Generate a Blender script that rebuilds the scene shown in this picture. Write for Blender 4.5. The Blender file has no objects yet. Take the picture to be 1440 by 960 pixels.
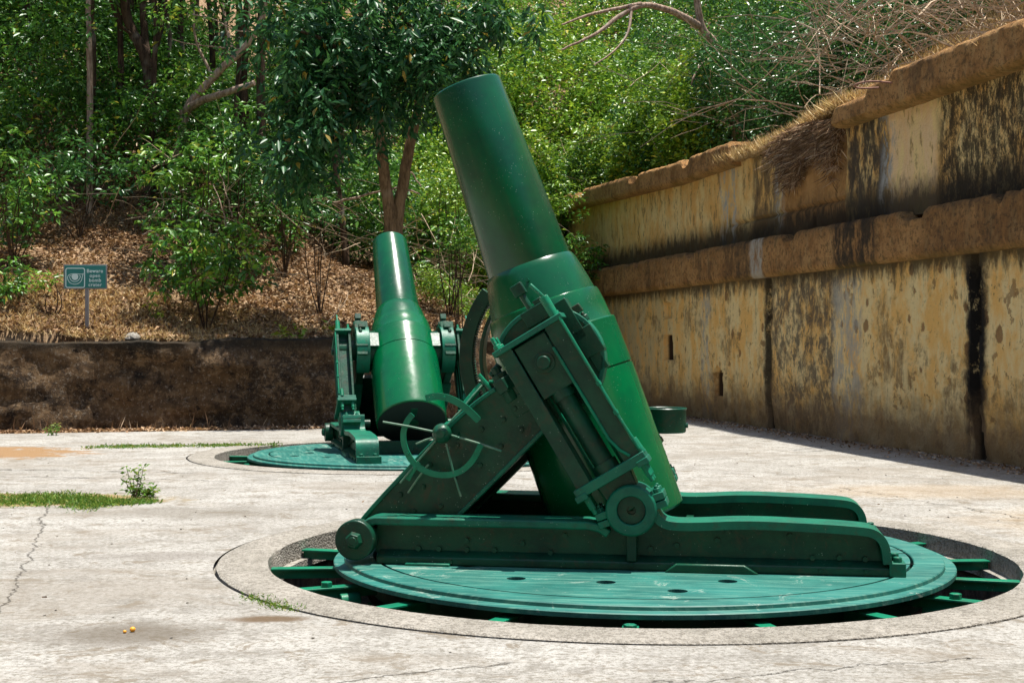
import bpy, bmesh, math, random
import numpy as np
from mathutils import Vector, Matrix
R = math.radians
C = bpy.context.scene.collection
rng = np.random.default_rng(7); random.seed(7)

# ------------------------------------------------------------------ camera
F = 1928.0; EYE = 1.6; HZ = 482.0
cam = bpy.data.cameras.new("camera"); cam_o = bpy.data.objects.new("camera", cam); C.objects.link(cam_o)
cam_o.location = (0, 0, EYE); cam_o.rotation_euler = (R(90), 0, 0)
cam.lens = F / 1440 * 36; cam.sensor_width = 36; cam.shift_y = 2 / 1440
cam.clip_start = 0.1; cam.clip_end = 500
bpy.context.scene.camera = cam_o
# ------------------------------------------------------------------ light
SUN = Vector((0.17, 0.02, 1.0)).normalized()
elev = math.asin(SUN.z); az = math.atan2(SUN.x, SUN.y)
w = bpy.data.worlds.new("World"); bpy.context.scene.world = w; w.use_nodes = True
nt = w.node_tree; nt.nodes.clear()
sky = nt.nodes.new('ShaderNodeTexSky'); sky.sky_type = 'NISHITA'; sky.sun_disc = False
sky.sun_elevation = elev; sky.sun_rotation = az; sky.air_density = 1.2; sky.dust_density = 1.5
bgn = nt.nodes.new('ShaderNodeBackground'); bgn.inputs[1].default_value = 0.1
won = nt.nodes.new('ShaderNodeOutputWorld')
nt.links.new(sky.outputs[0], bgn.inputs[0]); nt.links.new(bgn.outputs[0], won.inputs[0])
sl = bpy.data.lights.new("sun", 'SUN'); sl.energy = 5.0; sl.angle = R(0.55); sl.color = (1.0, 0.955, 0.88)
so = bpy.data.objects.new("sun", sl); C.objects.link(so); so.rotation_euler = (-SUN).to_track_quat('-Z', 'Y').to_euler()
so.location = (0, 0, 30)
vs = bpy.context.scene.view_settings
vs.view_transform = 'Standard'; vs.look = 'None'; vs.gamma = 1; vs.use_curve_mapping = False; vs.exposure = 0.76

# ------------------------------------------------------------------ helpers
def at(px, py, Y):
    return Vector(((px - 720) / F * Y, Y, EYE + (HZ - py) / F * Y))

def tag(o, label=None, cat=None, group=None, kind=None):
    if label: o['label'] = label
    if cat: o['category'] = cat
    if group: o['group'] = group
    if kind: o['kind'] = kind
    return o

def empty(name, loc, rz=0, label=None, cat=None, group=None):
    o = bpy.data.objects.new(name, None); C.objects.link(o); o.empty_display_size = .3
    o.location = loc; o.rotation_euler = (0, 0, rz)
    return tag(o, label, cat, group)

def link(name, me, mat, parent=None):
    o = bpy.data.objects.new(name, me); C.objects.link(o)
    if mat is not None:
        me.materials.clear(); me.materials.append(mat)
    if parent is not None: o.parent = parent
    return o

class MB:
    def __init__(s): s.v = []; s.f = []
    def add(s, vs_, fs_):
        b = len(s.v); s.v += [tuple(p) for p in vs_]; s.f += [tuple(b + i for i in f) for f in fs_]
    def box(s, x0, x1, y0, y1, z0, z1, M=None):
        p = [(x, y, z) for z in (z0, z1) for x, y in ((x0, y0), (x1, y0), (x1, y1), (x0, y1))]
        if M is not None: p = [M @ Vector(q) for q in p]
        s.add(p, [(0, 3, 2, 1), (4, 5, 6, 7), (0, 1, 5, 4), (1, 2, 6, 5), (2, 3, 7, 6), (3, 0, 4, 7)])
    def cyl(s, p, q, r0, r1=None, n=24, cap=True):
        if r1 is None: r1 = r0
        p = Vector(p); q = Vector(q); d = (q - p).normalized()
        a = d.orthogonal().normalized(); b = d.cross(a)
        vs_ = []
        for c, r in ((p, r0), (q, r1)):
            for i in range(n):
                t = 2 * math.pi * i / n; vs_.append(c + a * (r * math.cos(t)) + b * (r * math.sin(t)))
        fs_ = [(i, (i + 1) % n, n + (i + 1) % n, n + i) for i in range(n)]
        if cap: fs_ += [tuple(range(n - 1, -1, -1)), tuple(range(n, 2 * n))]
        s.add(vs_, fs_)
    def islands(s, gap=.004):
        n = len(s.v); par = list(range(n))
        def fd(i):
            while par[i] != i: par[i] = par[par[i]]; i = par[i]
            return i
        for f in s.f:
            a = fd(f[0])
            for i in f[1:]: par[fd(i)] = a
        grp = {}
        for i in range(n): grp.setdefault(fd(i), []).append(i)
        bx_ = []
        for g in grp.values():
            A = np.array([s.v[i] for i in g]); bx_.append([g, A.min(0) - gap, A.max(0) + gap])
        merged = True
        while merged:
            merged = False
            for i in range(len(bx_)):
                for j in range(i + 1, len(bx_)):
                    if (bx_[i][1] <= bx_[j][2]).all() and (bx_[j][1] <= bx_[i][2]).all():
                        bx_[i] = [bx_[i][0] + bx_[j][0], np.minimum(bx_[i][1], bx_[j][1]), np.maximum(bx_[i][2], bx_[j][2])]; del bx_[j]; merged = True; break
                if merged: break
        res = []
        for g, _, _ in bx_:
            mp = {k: t for t, k in enumerate(g)}; m_ = MB(); m_.v = [s.v[k] for k in g]
            m_.f = [tuple(mp[k] for k in f) for f in s.f if f[0] in mp]; res.append(m_)
        return res
    def hexnut(s, p, q, r): s.cyl(p, q, r, r, 6)
    def lathe(s, prof, M=None, n=64, closed=False):
        vs_ = []
        for r, z in prof:
            for i in range(n):
                t = 2 * math.pi * i / n; v = Vector((r * math.cos(t), r * math.sin(t), z))
                vs_.append(M @ v if M is not None else v)
        fs_ = []
        m = len(prof); last = m if closed else m - 1
        for k in range(last):
            for i in range(n):
                j = (i + 1) % n; k2 = (k + 1) % m
                fs_.append((k * n + i, k * n + j, k2 * n + j, k2 * n + i))
        s.add(vs_, fs_)
    def prism(s, poly, v0, v1):
        """poly in (u,z), extruded along v (y)"""
        n = len(poly)
        vs_ = [(u, v0, z) for u, z in poly] + [(u, v1, z) for u, z in poly]
        fs_ = [tuple(range(n)), tuple(range(2 * n - 1, n - 1, -1))]
        fs_ += [(i, n + i, n + (i + 1) % n, (i + 1) % n) for i in range(n)]
        s.add(vs_, fs_)
    def ribbon(s, path, th, v0, v1):
        """solid strip following path (u,z), thickness th below the path"""
        n = len(path); up = []; lo = []
        for i, (u, z) in enumerate(path):
            a = Vector(path[max(0, i - 1)]); b = Vector(path[min(n - 1, i + 1)])
            d = (b - a).normalized(); nn = Vector((d.y, -d.x))
            up.append((u, z)); lo.append((u + nn.x * th, z + nn.y * th))
        for i in range(n - 1):
            pass
        vs_ = [(u, v0, z) for u, z in up] + [(u, v1, z) for u, z in up] + [(u, v0, z) for u, z in lo] + [(u, v1, z) for u, z in lo]
        fs_ = []
        for i in range(n - 1):
            fs_ += [(i, n + i, n + i + 1, i + 1), (2 * n + i, 2 * n + i + 1, 3 * n + i + 1, 3 * n + i),
                    (i, i + 1, 2 * n + i + 1, 2 * n + i), (n + i, 3 * n + i, 3 * n + i + 1, n + i + 1)]
        fs_ += [(0, 2 * n, 3 * n, n), (n - 1, 2 * n - 1, 4 * n - 1, 3 * n - 1)]
        s.add(vs_, fs_)
    def tube(s, pts, rad, n=8, cap=True):
        pts = [Vector(p) for p in pts]; m = len(pts)
        if not hasattr(rad, '__len__'): rad = [rad] * m
        d0 = (pts[1] - pts[0]).normalized(); a = d0.orthogonal().normalized(); vs_ = []
        for i in range(m):
            d = (pts[min(i + 1, m - 1)] - pts[max(i - 1, 0)]).normalized()
            a = (a - d * a.dot(d)).normalized(); b = d.cross(a)
            for k in range(n):
                t = 2 * math.pi * k / n
                vs_.append(pts[i] + (a * math.cos(t) + b * math.sin(t)) * rad[i])
        fs_ = [(i * n + k, i * n + (k + 1) % n, (i + 1) * n + (k + 1) % n, (i + 1) * n + k) for i in range(m - 1) for k in range(n)]
        if cap: fs_ += [tuple(range(n - 1, -1, -1)), tuple(range((m - 1) * n, m * n))]
        s.add(vs_, fs_)
    def build(s, name, mat, parent=None, smooth=30, bevel=0, fix=True, split=False):
        if split:
            parts = s.islands(); o = None
            for p in parts: o = p.build(name, mat, parent, smooth, bevel, fix)
            return o
        me = bpy.data.meshes.new(name); me.from_pydata(s.v, [], s.f); me.update()
        if fix:
            bm = bmesh.new(); bm.from_mesh(me); bmesh.ops.recalc_face_normals(bm, faces=bm.faces); bm.to_mesh(me); bm.free()
        if smooth:
            me.shade_smooth(); me.set_sharp_from_angle(angle=R(smooth))
        o = link(name, me, mat, parent)
        if bevel:
            b = o.modifiers.new('bevel', 'BEVEL'); b.width = bevel; b.segments = 2; b.limit_method = 'ANGLE'; b.angle_limit = R(40)
        return o

def plate(outer, holes, z, name, mat, parent=None, thick=0):
    bm = bmesh.new(); ed = []
    for loop in [outer] + holes:
        vs_ = [bm.verts.new((x, y, z)) for x, y in loop]
        ed += [bm.edges.new((vs_[i], vs_[(i + 1) % len(vs_)])) for i in range(len(vs_))]
    bmesh.ops.triangle_fill(bm, use_beauty=True, use_dissolve=False, edges=ed)
    for f in bm.faces:
        if f.normal.z < 0: f.normal_flip()
    if thick:
        r = bmesh.ops.extrude_face_region(bm, geom=bm.faces[:])
        for v in [g for g in r['geom'] if isinstance(g, bmesh.types.BMVert)]: v.co.z -= thick
        bmesh.ops.recalc_face_normals(bm, faces=bm.faces)
    me = bpy.data.meshes.new(name); bm.to_mesh(me); bm.free()
    return link(name, me, mat, parent)

def circle(cx, cy, r, n=96, off=0):
    return [(cx + r * math.cos(2 * math.pi * i / n + off), cy + r * math.sin(2 * math.pi * i / n + off)) for i in range(n)]

def np_mesh(name, verts, faces, mat, smooth=False, tint=None):
    """verts (N,3), faces (M,k) numpy arrays"""
    me = bpy.data.meshes.new(name); N = len(verts); Mf, k = faces.shape
    me.vertices.add(N); me.vertices.foreach_set('co', verts.astype(np.float32).ravel())
    me.loops.add(Mf * k); me.loops.foreach_set('vertex_index', faces.astype(np.int32).ravel())
    me.polygons.add(Mf); me.polygons.foreach_set('loop_start', np.arange(0, Mf * k, k, dtype=np.int32))
    me.polygons.foreach_set('loop_total', np.full(Mf, k, dtype=np.int32))
    if smooth: me.polygons.foreach_set('use_smooth', np.ones(Mf, dtype=bool))
    if tint is not None:
        a = me.attributes.new('tint', 'FLOAT', 'FACE'); a.data.foreach_set('value', tint.astype(np.float32))
    me.update(); me.validate()
    me.materials.append(mat)
    return me

# value noise for geometry
_perm = np.random.default_rng(3).random((64, 64, 8))
def vnoise(x, y, s=0):
    x = np.asarray(x, float); y = np.asarray(y, float)
    xi = np.floor(x).astype(int); yi = np.floor(y).astype(int); fx = x - xi; fy = y - yi
    fx = fx * fx * (3 - 2 * fx); fy = fy * fy * (3 - 2 * fy); P = _perm[:, :, s % 8]
    g = lambda a, b: P[a % 64, b % 64]
    return (g(xi, yi) * (1 - fx) + g(xi + 1, yi) * fx) * (1 - fy) + (g(xi, yi + 1) * (1 - fx) + g(xi + 1, yi + 1) * fx) * fy - .5
def fbm(x, y, s=0, o=4):
    r = 0; a = 1
    for i in range(o): r = r + a * vnoise(np.asarray(x) * 2 ** i + 7.3 * i, np.asarray(y) * 2 ** i + 3.1 * i, s + i); a *= .5
    return r

# ------------------------------------------------------------------ node material helper
class NM:
    def __init__(s, name):
        s.m = bpy.data.materials.new(name); s.m.use_nodes = True; s.t = s.m.node_tree; s.t.nodes.clear()
        s.out = s.n('ShaderNodeOutputMaterial'); s.b = s.n('ShaderNodeBsdfPrincipled'); s.l(s.b.outputs[0], s.out.inputs[0])
        s.tc = s.n('ShaderNodeTexCoord').outputs['Object']
        s.geo = None
    def n(s, t): return s.t.nodes.new(t)
    def l(s, a, b): s.t.links.new(a, b)
    def put(s, sock, val):
        if hasattr(val, 'is_linked') or hasattr(val, 'links'): s.l(val, sock)
        else: sock.default_value = val
    def math(s, op, a, b=None, c=None, clamp=False):
        n = s.n('ShaderNodeMath'); n.operation = op; n.use_clamp = clamp; s.put(n.inputs[0], a)
        if b is not None: s.put(n.inputs[1], b)
        if c is not None: s.put(n.inputs[2], c)
        return n.outputs[0]
    def mapv(s, scale=(1, 1, 1), loc=(0, 0, 0), vec=None):
        n = s.n('ShaderNodeMapping'); s.l(vec or s.tc, n.inputs[0]); n.inputs['Scale'].default_value = scale; n.inputs['Location'].default_value = loc
        return n.outputs[0]
    def noise(s, scale, detail=6, rough=.6, vec=None, dist=0):
        n = s.n('ShaderNodeTexNoise'); s.l(vec or s.tc, n.inputs['Vector']); n.inputs['Scale'].default_value = scale
        n.inputs['Detail'].default_value = detail; n.inputs['Roughness'].default_value = rough; n.inputs['Distortion'].default_value = dist
        return n.outputs['Fac']
    def voro(s, scale, vec=None, feat='F1', out='Distance'):
        n = s.n('ShaderNodeTexVoronoi'); n.feature = feat; s.l(vec or s.tc, n.inputs['Vector']); n.inputs['Scale'].default_value = scale
        return n.outputs[out]
    def ramp(s, fac, stops, interp='LINEAR'):
        n = s.n('ShaderNodeValToRGB'); s.put(n.inputs[0], fac); cr = n.color_ramp; cr.interpolation = interp
        while len(cr.elements) < len(stops): cr.elements.new(.5)
        for e, (p, c) in zip(cr.elements, stops):
            e.position = p
            if not hasattr(c, '__len__'): c = (c, c, c)
            e.color = tuple(c) + (1,) if len(c) == 3 else c
        return n.outputs[0]
    def step(s, x, a, b):
        n = s.n('ShaderNodeMapRange'); n.interpolation_type = 'SMOOTHSTEP'; s.put(n.inputs[0], x)
        n.inputs[1].default_value = a; n.inputs[2].default_value = b; n.inputs[3].default_value = 0; n.inputs[4].default_value = 1
        return n.outputs[0]
    def mix(s, fac, a, b, mode='MIX'):
        n = s.n('ShaderNodeMix'); n.data_type = 'RGBA'; n.blend_type = mode; n.clamp_factor = True
        s.put(n.inputs[0], fac)
        for sock, v in ((n.inputs[6], a), (n.inputs[7], b)):
            if hasattr(v, '__len__') and len(v) == 3: v = tuple(v) + (1,)
            s.put(sock, v)
        return n.outputs[2]
    def sep(s, vec=None):
        n = s.n('ShaderNodeSeparateXYZ'); s.l(vec or s.tc, n.inputs[0]); return n.outputs
    def bump(s, h, strength=.3, dist=.02, normal=None):
        n = s.n('ShaderNodeBump'); s.l(h, n.inputs['Height']); n.inputs['Strength'].default_value = strength; n.inputs['Distance'].default_value = dist
        if normal: s.l(normal, n.inputs['Normal'])
        return n.outputs[0]
    def fin(s, col=None, rough=None, bump=None, metal=None, coat=None, spec=None):
        if col is not None: s.put(s.b.inputs['Base Color'], tuple(col) + (1,) if hasattr(col, '__len__') and len(col) == 3 else col)
        if rough is not None: s.put(s.b.inputs['Roughness'], rough)
        if bump is not None: s.l(bump, s.b.inputs['Normal'])
        if metal is not None: s.put(s.b.inputs['Metallic'], metal)
        if coat is not None: s.b.inputs['Coat Weight'].default_value = coat; s.b.inputs['Coat Roughness'].default_value = .2
        if spec is not None: s.b.inputs['Specular IOR Level'].default_value = spec
        return s.m

# ---- metals
def green_paint(name, c1, c2, rough, dirt=.4, bumpy=.25, coat=0, speck=True, spec=.28):
    m = NM(name); big = m.noise(3.5, 5, .65); fine = m.noise(40, 4, .6)
    col = m.mix(m.step(big, .35, .7), c1, c2)
    d = m.step(m.noise(9, 8, .75, dist=.6), .52, .66)
    col = m.mix(m.math('MULTIPLY', d, dirt), col, (.055, .042, .022))
    ru = m.step(m.noise(23, 8, .8), .64, .70)
    col = m.mix(m.math('MULTIPLY', ru, dirt), col, (.11, .045, .018))
    if speck:
        sp = m.step(m.voro(38, vec=m.mapv((1, 1, 1))), .13, .07)
        sp = m.math('MULTIPLY', sp, m.step(m.noise(6, 2), .52, .6))
        col = m.mix(m.math('MULTIPLY', sp, .7), col, (.45, .55, .45))
    r = m.ramp(m.math('ADD', m.math('MULTIPLY', big, .5), m.math('MULTIPLY', fine, .5)), [(.3, rough - .08), (.7, rough + .12)])
    h = m.math('ADD', m.math('MULTIPLY', fine, .4), m.math('MULTIPLY', m.noise(11, 5, .6), .8))
    return m.fin(col, r, m.bump(h, bumpy, .006), coat=coat, spec=spec)
M_barrel = green_paint('barrel_paint', (.0, .135, .042), (.0, .075, .030), .27, .2, .16, .12, spec=.5)
def barrel_mat():
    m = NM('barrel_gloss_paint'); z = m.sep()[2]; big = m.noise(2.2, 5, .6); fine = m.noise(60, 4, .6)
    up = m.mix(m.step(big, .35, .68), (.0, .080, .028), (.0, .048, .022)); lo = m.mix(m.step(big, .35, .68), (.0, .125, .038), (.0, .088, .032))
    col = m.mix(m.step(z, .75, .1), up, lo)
    sp = m.step(m.voro(46), .11, .05); sp = m.math('MULTIPLY', sp, m.step(m.noise(5, 3), .46, .58))
    col = m.mix(m.math('MULTIPLY', sp, .75), col, (.42, .55, .44))
    dr = m.step(m.noise(2.4, 7, .75, vec=m.mapv((3.5, 3.5, .5))), .60, .72)
    col = m.mix(m.math('MULTIPLY', dr, .25), col, (.03, .06, .03))
    rg = m.ramp(m.math('ADD', m.math('MULTIPLY', big, .6), m.math('MULTIPLY', m.noise(14, 6, .7), .4)), [(.35, .15), (.65, .30)])
    h = m.math('ADD', m.math('MULTIPLY', fine, .25), m.math('MULTIPLY', m.noise(9, 5, .6), .7))
    return m.fin(col, rg, m.bump(h, .10, .004), spec=.45)
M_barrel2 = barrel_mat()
M_cast = green_paint('cast_paint', (.005, .068, .034), (.004, .034, .02), .36, .6, .7)
M_flange = green_paint('flange_paint', (.006, .15, .085), (.006, .085, .055), .42, .4, .55)
M_spoke = green_paint('worn_rod_paint', (.04, .16, .10), (.20, .27, .19), .45, .3, .3)
M_bright = green_paint('bright_paint', (.004, .20, .10), (.004, .12, .065), .38, .3, .4)
def disc_mat():
    m = NM('faded_deck_paint')
    big = m.noise(1.6, 6, .65); st = m.noise(3, 8, .75, vec=m.mapv((.5, 7, 1)), dist=.4)
    st2 = m.noise(3, 8, .75, vec=m.mapv((6, .6, 1)))
    col = m.mix(m.step(big, .35, .68), (.004, .092, .074), (.012, .15, .12))
    col = m.mix(m.math('MULTIPLY', m.step(st, .48, .62), .6), col, (.09, .24, .18))
    col = m.mix(m.math('MULTIPLY', m.step(st2, .54, .66), .0), col, (.008, .12, .11))
    sc = m.step(m.noise(2.2, 12, .85, dist=1.2), .57, .62)
    col = m.mix(m.math('MULTIPLY', sc, .55), col, (.36, .42, .35))
    gr = m.step(m.noise(7, 8, .8), .6, .72)
    col = m.mix(m.math('MULTIPLY', gr, .35), col, (.06, .09, .07))
    return m.fin(col, m.ramp(st, [(.3, .45), (.7, .7)]), m.bump(m.noise(30, 6, .7), .25, .004))
M_deck = disc_mat()
m = NM('dark_recess'); M_dark = m.fin((.012, .013, .012), .8)
m = NM('red_lead_primer'); M_red = m.fin(m.mix(m.noise(12), (.22, .03, .02), (.12, .03, .02)), .6)

# ---- pavement
def ell(m, X, Y, cx, cy, rx, ry, nz, amp=.5, soft=.25):
    dx = m.math('DIVIDE', m.math('SUBTRACT', X, cx), rx); dy = m.math('DIVIDE', m.math('SUBTRACT', Y, cy), ry)
    d = m.math('SQRT', m.math('ADD', m.math('MULTIPLY', dx, dx), m.math('MULTIPLY', dy, dy)))
    d = m.math('ADD', d, m.math('MULTIPLY', m.math('SUBTRACT', nz, .5), amp * 2))
    return m.step(d, 1.0 + soft, 1.0 - soft)
def seg(m, X, Y, a, b, w_, nz, amp):
    """distance to a wobbly line segment, 1 on it"""
    ax, ay = a; bx, by = b; L = math.hypot(bx - ax, by - ay); ux, uy = (bx - ax) / L, (by - ay) / L
    rx = m.math('SUBTRACT', X, ax); ry = m.math('SUBTRACT', Y, ay)
    t = m.math('ADD', m.math('MULTIPLY', rx, ux), m.math('MULTIPLY', ry, uy))
    d = m.math('SUBTRACT', m.math('MULTIPLY', ry, ux), m.math('MULTIPLY', rx, uy))
    d = m.math('ABSOLUTE', m.math('ADD', d, m.math('MULTIPLY', m.math('SUBTRACT', nz, .5), amp)))
    on = m.math('MULTIPLY', m.step(t, 0, .05), m.step(t, L, L - .05))
    return m.math('MULTIPLY', m.step(d, w_, w_ * .3), on)
def pavement_mat():
    m = NM('weathered_concrete'); o = m.sep(); X, Y = o[0], o[1]
    n1 = m.noise(.55, 8, .7); n2 = m.noise(3.2, 9, .72); n3 = m.noise(26, 6, .75); n4 = m.noise(95, 3, .7)
    col = m.mix(m.step(n1, .35, .65), (.31, .295, .265), (.42, .405, .37))
    col = m.mix(m.math('MULTIPLY', m.step(n2, .48, .60), .6), col, (.19, .175, .15))
    col = m.mix(m.math('MULTIPLY', m.step(n3, .50, .58), .7), col, (.16, .145, .115))
    col = m.mix(m.math('MULTIPLY', m.step(n3, .45, .36), .5), col, (.54, .51, .46))
    pit = m.step(n4, .54, .62)
    col = m.mix(m.math('MULTIPLY', pit, .55), col, (.13, .12, .10))
    tw = m.noise(2.4, 10, .8, vec=m.mapv((1, 1.2, 1), (31, 5, 0)), dist=.8)
    col = m.mix(m.math('MULTIPLY', m.step(tw, .55, .60), .75), col, (.17, .14, .10))
    nz = m.noise(2.6, 7, .7); bp_ = m.noise(.35, 9, .75, vec=m.mapv((1, 1.6, 1), (4, 9, 0)), dist=.5)
    col = m.mix(m.math('MULTIPLY', m.step(bp_, .50, .60), .45), col, (.22, .19, .15))
    # dirt at the far left of the court
    d = ell(m, X, Y, -8.6, 19.9, 2.3, 1.3, nz, .9, .1)
    col = m.mix(d, col, m.mix(n3, (.20, .12, .06), (.32, .20, .10)))
    d2 = ell(m, X, Y, -5.4, 14.0, 1.9, .6, nz, .6, .15)
    col = m.mix(d2, col, m.mix(n3, (.16, .15, .06), (.34, .22, .11)))
    # stains
    for cx, cy, rx, ry, a, cc in ((-2.1, 7.55, .42, .28, .75, (.12, .10, .075)), (-1.43, 7.95, .24, .09, .9, (.11, .07, .035)),
                                  (-.3, 13.5, 1.0, .5, .4, (.16, .14, .11)), (-3.0, 12.9, 1.1, .35, .4, (.15, .13, .10)), (-2.6, 10.3, .5, .2, .5, (.14, .12, .10)),
                                  (4.6, 14.8, 1.5, .7, .35, (.34, .24, .13)), (5.4, 12.2, 1.2, 1.0, .35, (.33, .23, .12)), (3.3, 6.6, 1.2, .3, .3, (.2, .18, .14))):
        col = m.mix(m.math('MULTIPLY', ell(m, X, Y, cx, cy, rx, ry, nz, .8, .5), a), col, cc)
    # darker brown strip along the foot of the tall wall
    dw = m.math('ADD', m.math('ADD', X, m.math('MULTIPLY', Y, .22)), m.math('MULTIPLY', nz, 1.2))
    col = m.mix(m.math('MULTIPLY', m.step(dw, 9.9, 10.9), .85), col, (.17, .12, .075))
    cr = None; cz = m.noise(3.1, 8, .65)
    for a, b, ww, am in (((-4.6, 13.6), (-3.3, 9.2), .009, .28), ((-3.3, 9.2), (-2.7, 6.6), .008, .25), ((.2, 6.3), (2.4, 7.0), .008, .4),
                     ((-7, 16.6), (-3.2, 15.9), .03, .8), ((-7.6, 17.6), (-3.9, 16.9), .02, .9), ((3.6, 15.2), (5.0, 11.8), .012, .5), ((-.9, 6.4), (.0, 6.9), .012, .3),
                     ((-6.5, 21.2), (-1.5, 21.9), .06, 1.0)):
        q = seg(m, X, Y, a, b, ww, cz, am); cr = q if cr is None else m.math('MAXIMUM', cr, q)
    col = m.mix(m.math('MULTIPLY', cr, .6), col, (.07, .06, .045))
    h = m.math('ADD', m.math('ADD', m.math('MULTIPLY', n3, .5), m.math('MULTIPLY', n2, .8)), m.math('MULTIPLY', n4, .3))
    h = m.math('SUBTRACT', h, m.math('MULTIPLY', cr, .8))
    return m.fin(col, .92, m.bump(h, .9, .022), spec=.2)
M_pave = pavement_mat()
def agg_mat():
    m = NM('exposed_aggregate'); n1 = m.noise(2.2, 6, .7); n2 = m.noise(30, 8, .8); v = m.voro(55)
    col = m.mix(m.step(n1, .3, .7), (.27, .25, .21), (.40, .37, .32))
    col = m.mix(m.math('MULTIPLY', m.step(n2, .47, .57), .6), col, (.10, .085, .065))
    col = m.mix(m.math('MULTIPLY', m.step(v, .35, .15), .4), col, (.5, .47, .42))
    return m.fin(col, .95, m.bump(m.math('ADD', n2, v), .9, .015), spec=.2)
M_agg = agg_mat()
def well_mat():
    m = NM('dark_pit_brown'); n1 = m.noise(5, 8, .8); n2 = m.noise(4, 6, .7, vec=m.mapv((3, 3, .6)))
    col = m.mix(m.step(n1, .4, .62), (.035, .026, .02), (.15, .10, .065))  # mottled dark brown for the pit walls and ring
    col = m.mix(m.math('MULTIPLY', m.step(n2, .5, .65), .6), col, (.17, .14, .12))
    return m.fin(col, .95, m.bump(n1, .8, .03))
M_well = well_mat()

def earth_mat():
    m = NM('slope_earth'); n1 = m.noise(.8, 6, .7); n2 = m.noise(9, 8, .8); v = m.voro(16, out='Color')
    vs_ = m.sep(v)
    col = m.mix(m.step(n1, .35, .65), (.26, .16, .09), (.44, .31, .18))
    col = m.mix(m.step(n2, .42, .62), col, (.10, .06, .035))
    col = m.mix(m.math('MULTIPLY', m.step(vs_[0], .5, .9), .5), col, (.42, .30, .18))
    return m.fin(col, .95, m.bump(m.math('ADD', n2, vs_[1]), .9, .06), spec=.1)
M_earth = earth_mat()
def rock_mat():
    m = NM('crumbling_dark_concrete'); n1 = m.noise(1.1, 7, .75); n2 = m.noise(5, 9, .8); n3 = m.noise(17, 6, .8)
    col = m.mix(m.step(n1, .35, .65), (.05, .036, .025), (.15, .09, .045))
    col = m.mix(m.math('MULTIPLY', m.step(n2, .50, .58), .85), col, (.22, .145, .08))
    col = m.mix(m.math('MULTIPLY', m.step(n3, .55, .62), .7), col, (.33, .28, .22))
    col = m.mix(m.math('MULTIPLY', m.step(n2, .45, .38), .8), col, (.012, .012, .013))
    z = m.math('ADD', m.sep()[2], m.math('MULTIPLY', n2, .25))
    col = m.mix(m.math('MULTIPLY', m.step(z, 1.52, 1.70), .75), col, (.03, .028, .022))
    return m.fin(col, .95, m.bump(m.math('ADD', n2, n3), 1.0, .07), spec=.1)
M_rock = rock_mat()

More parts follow.
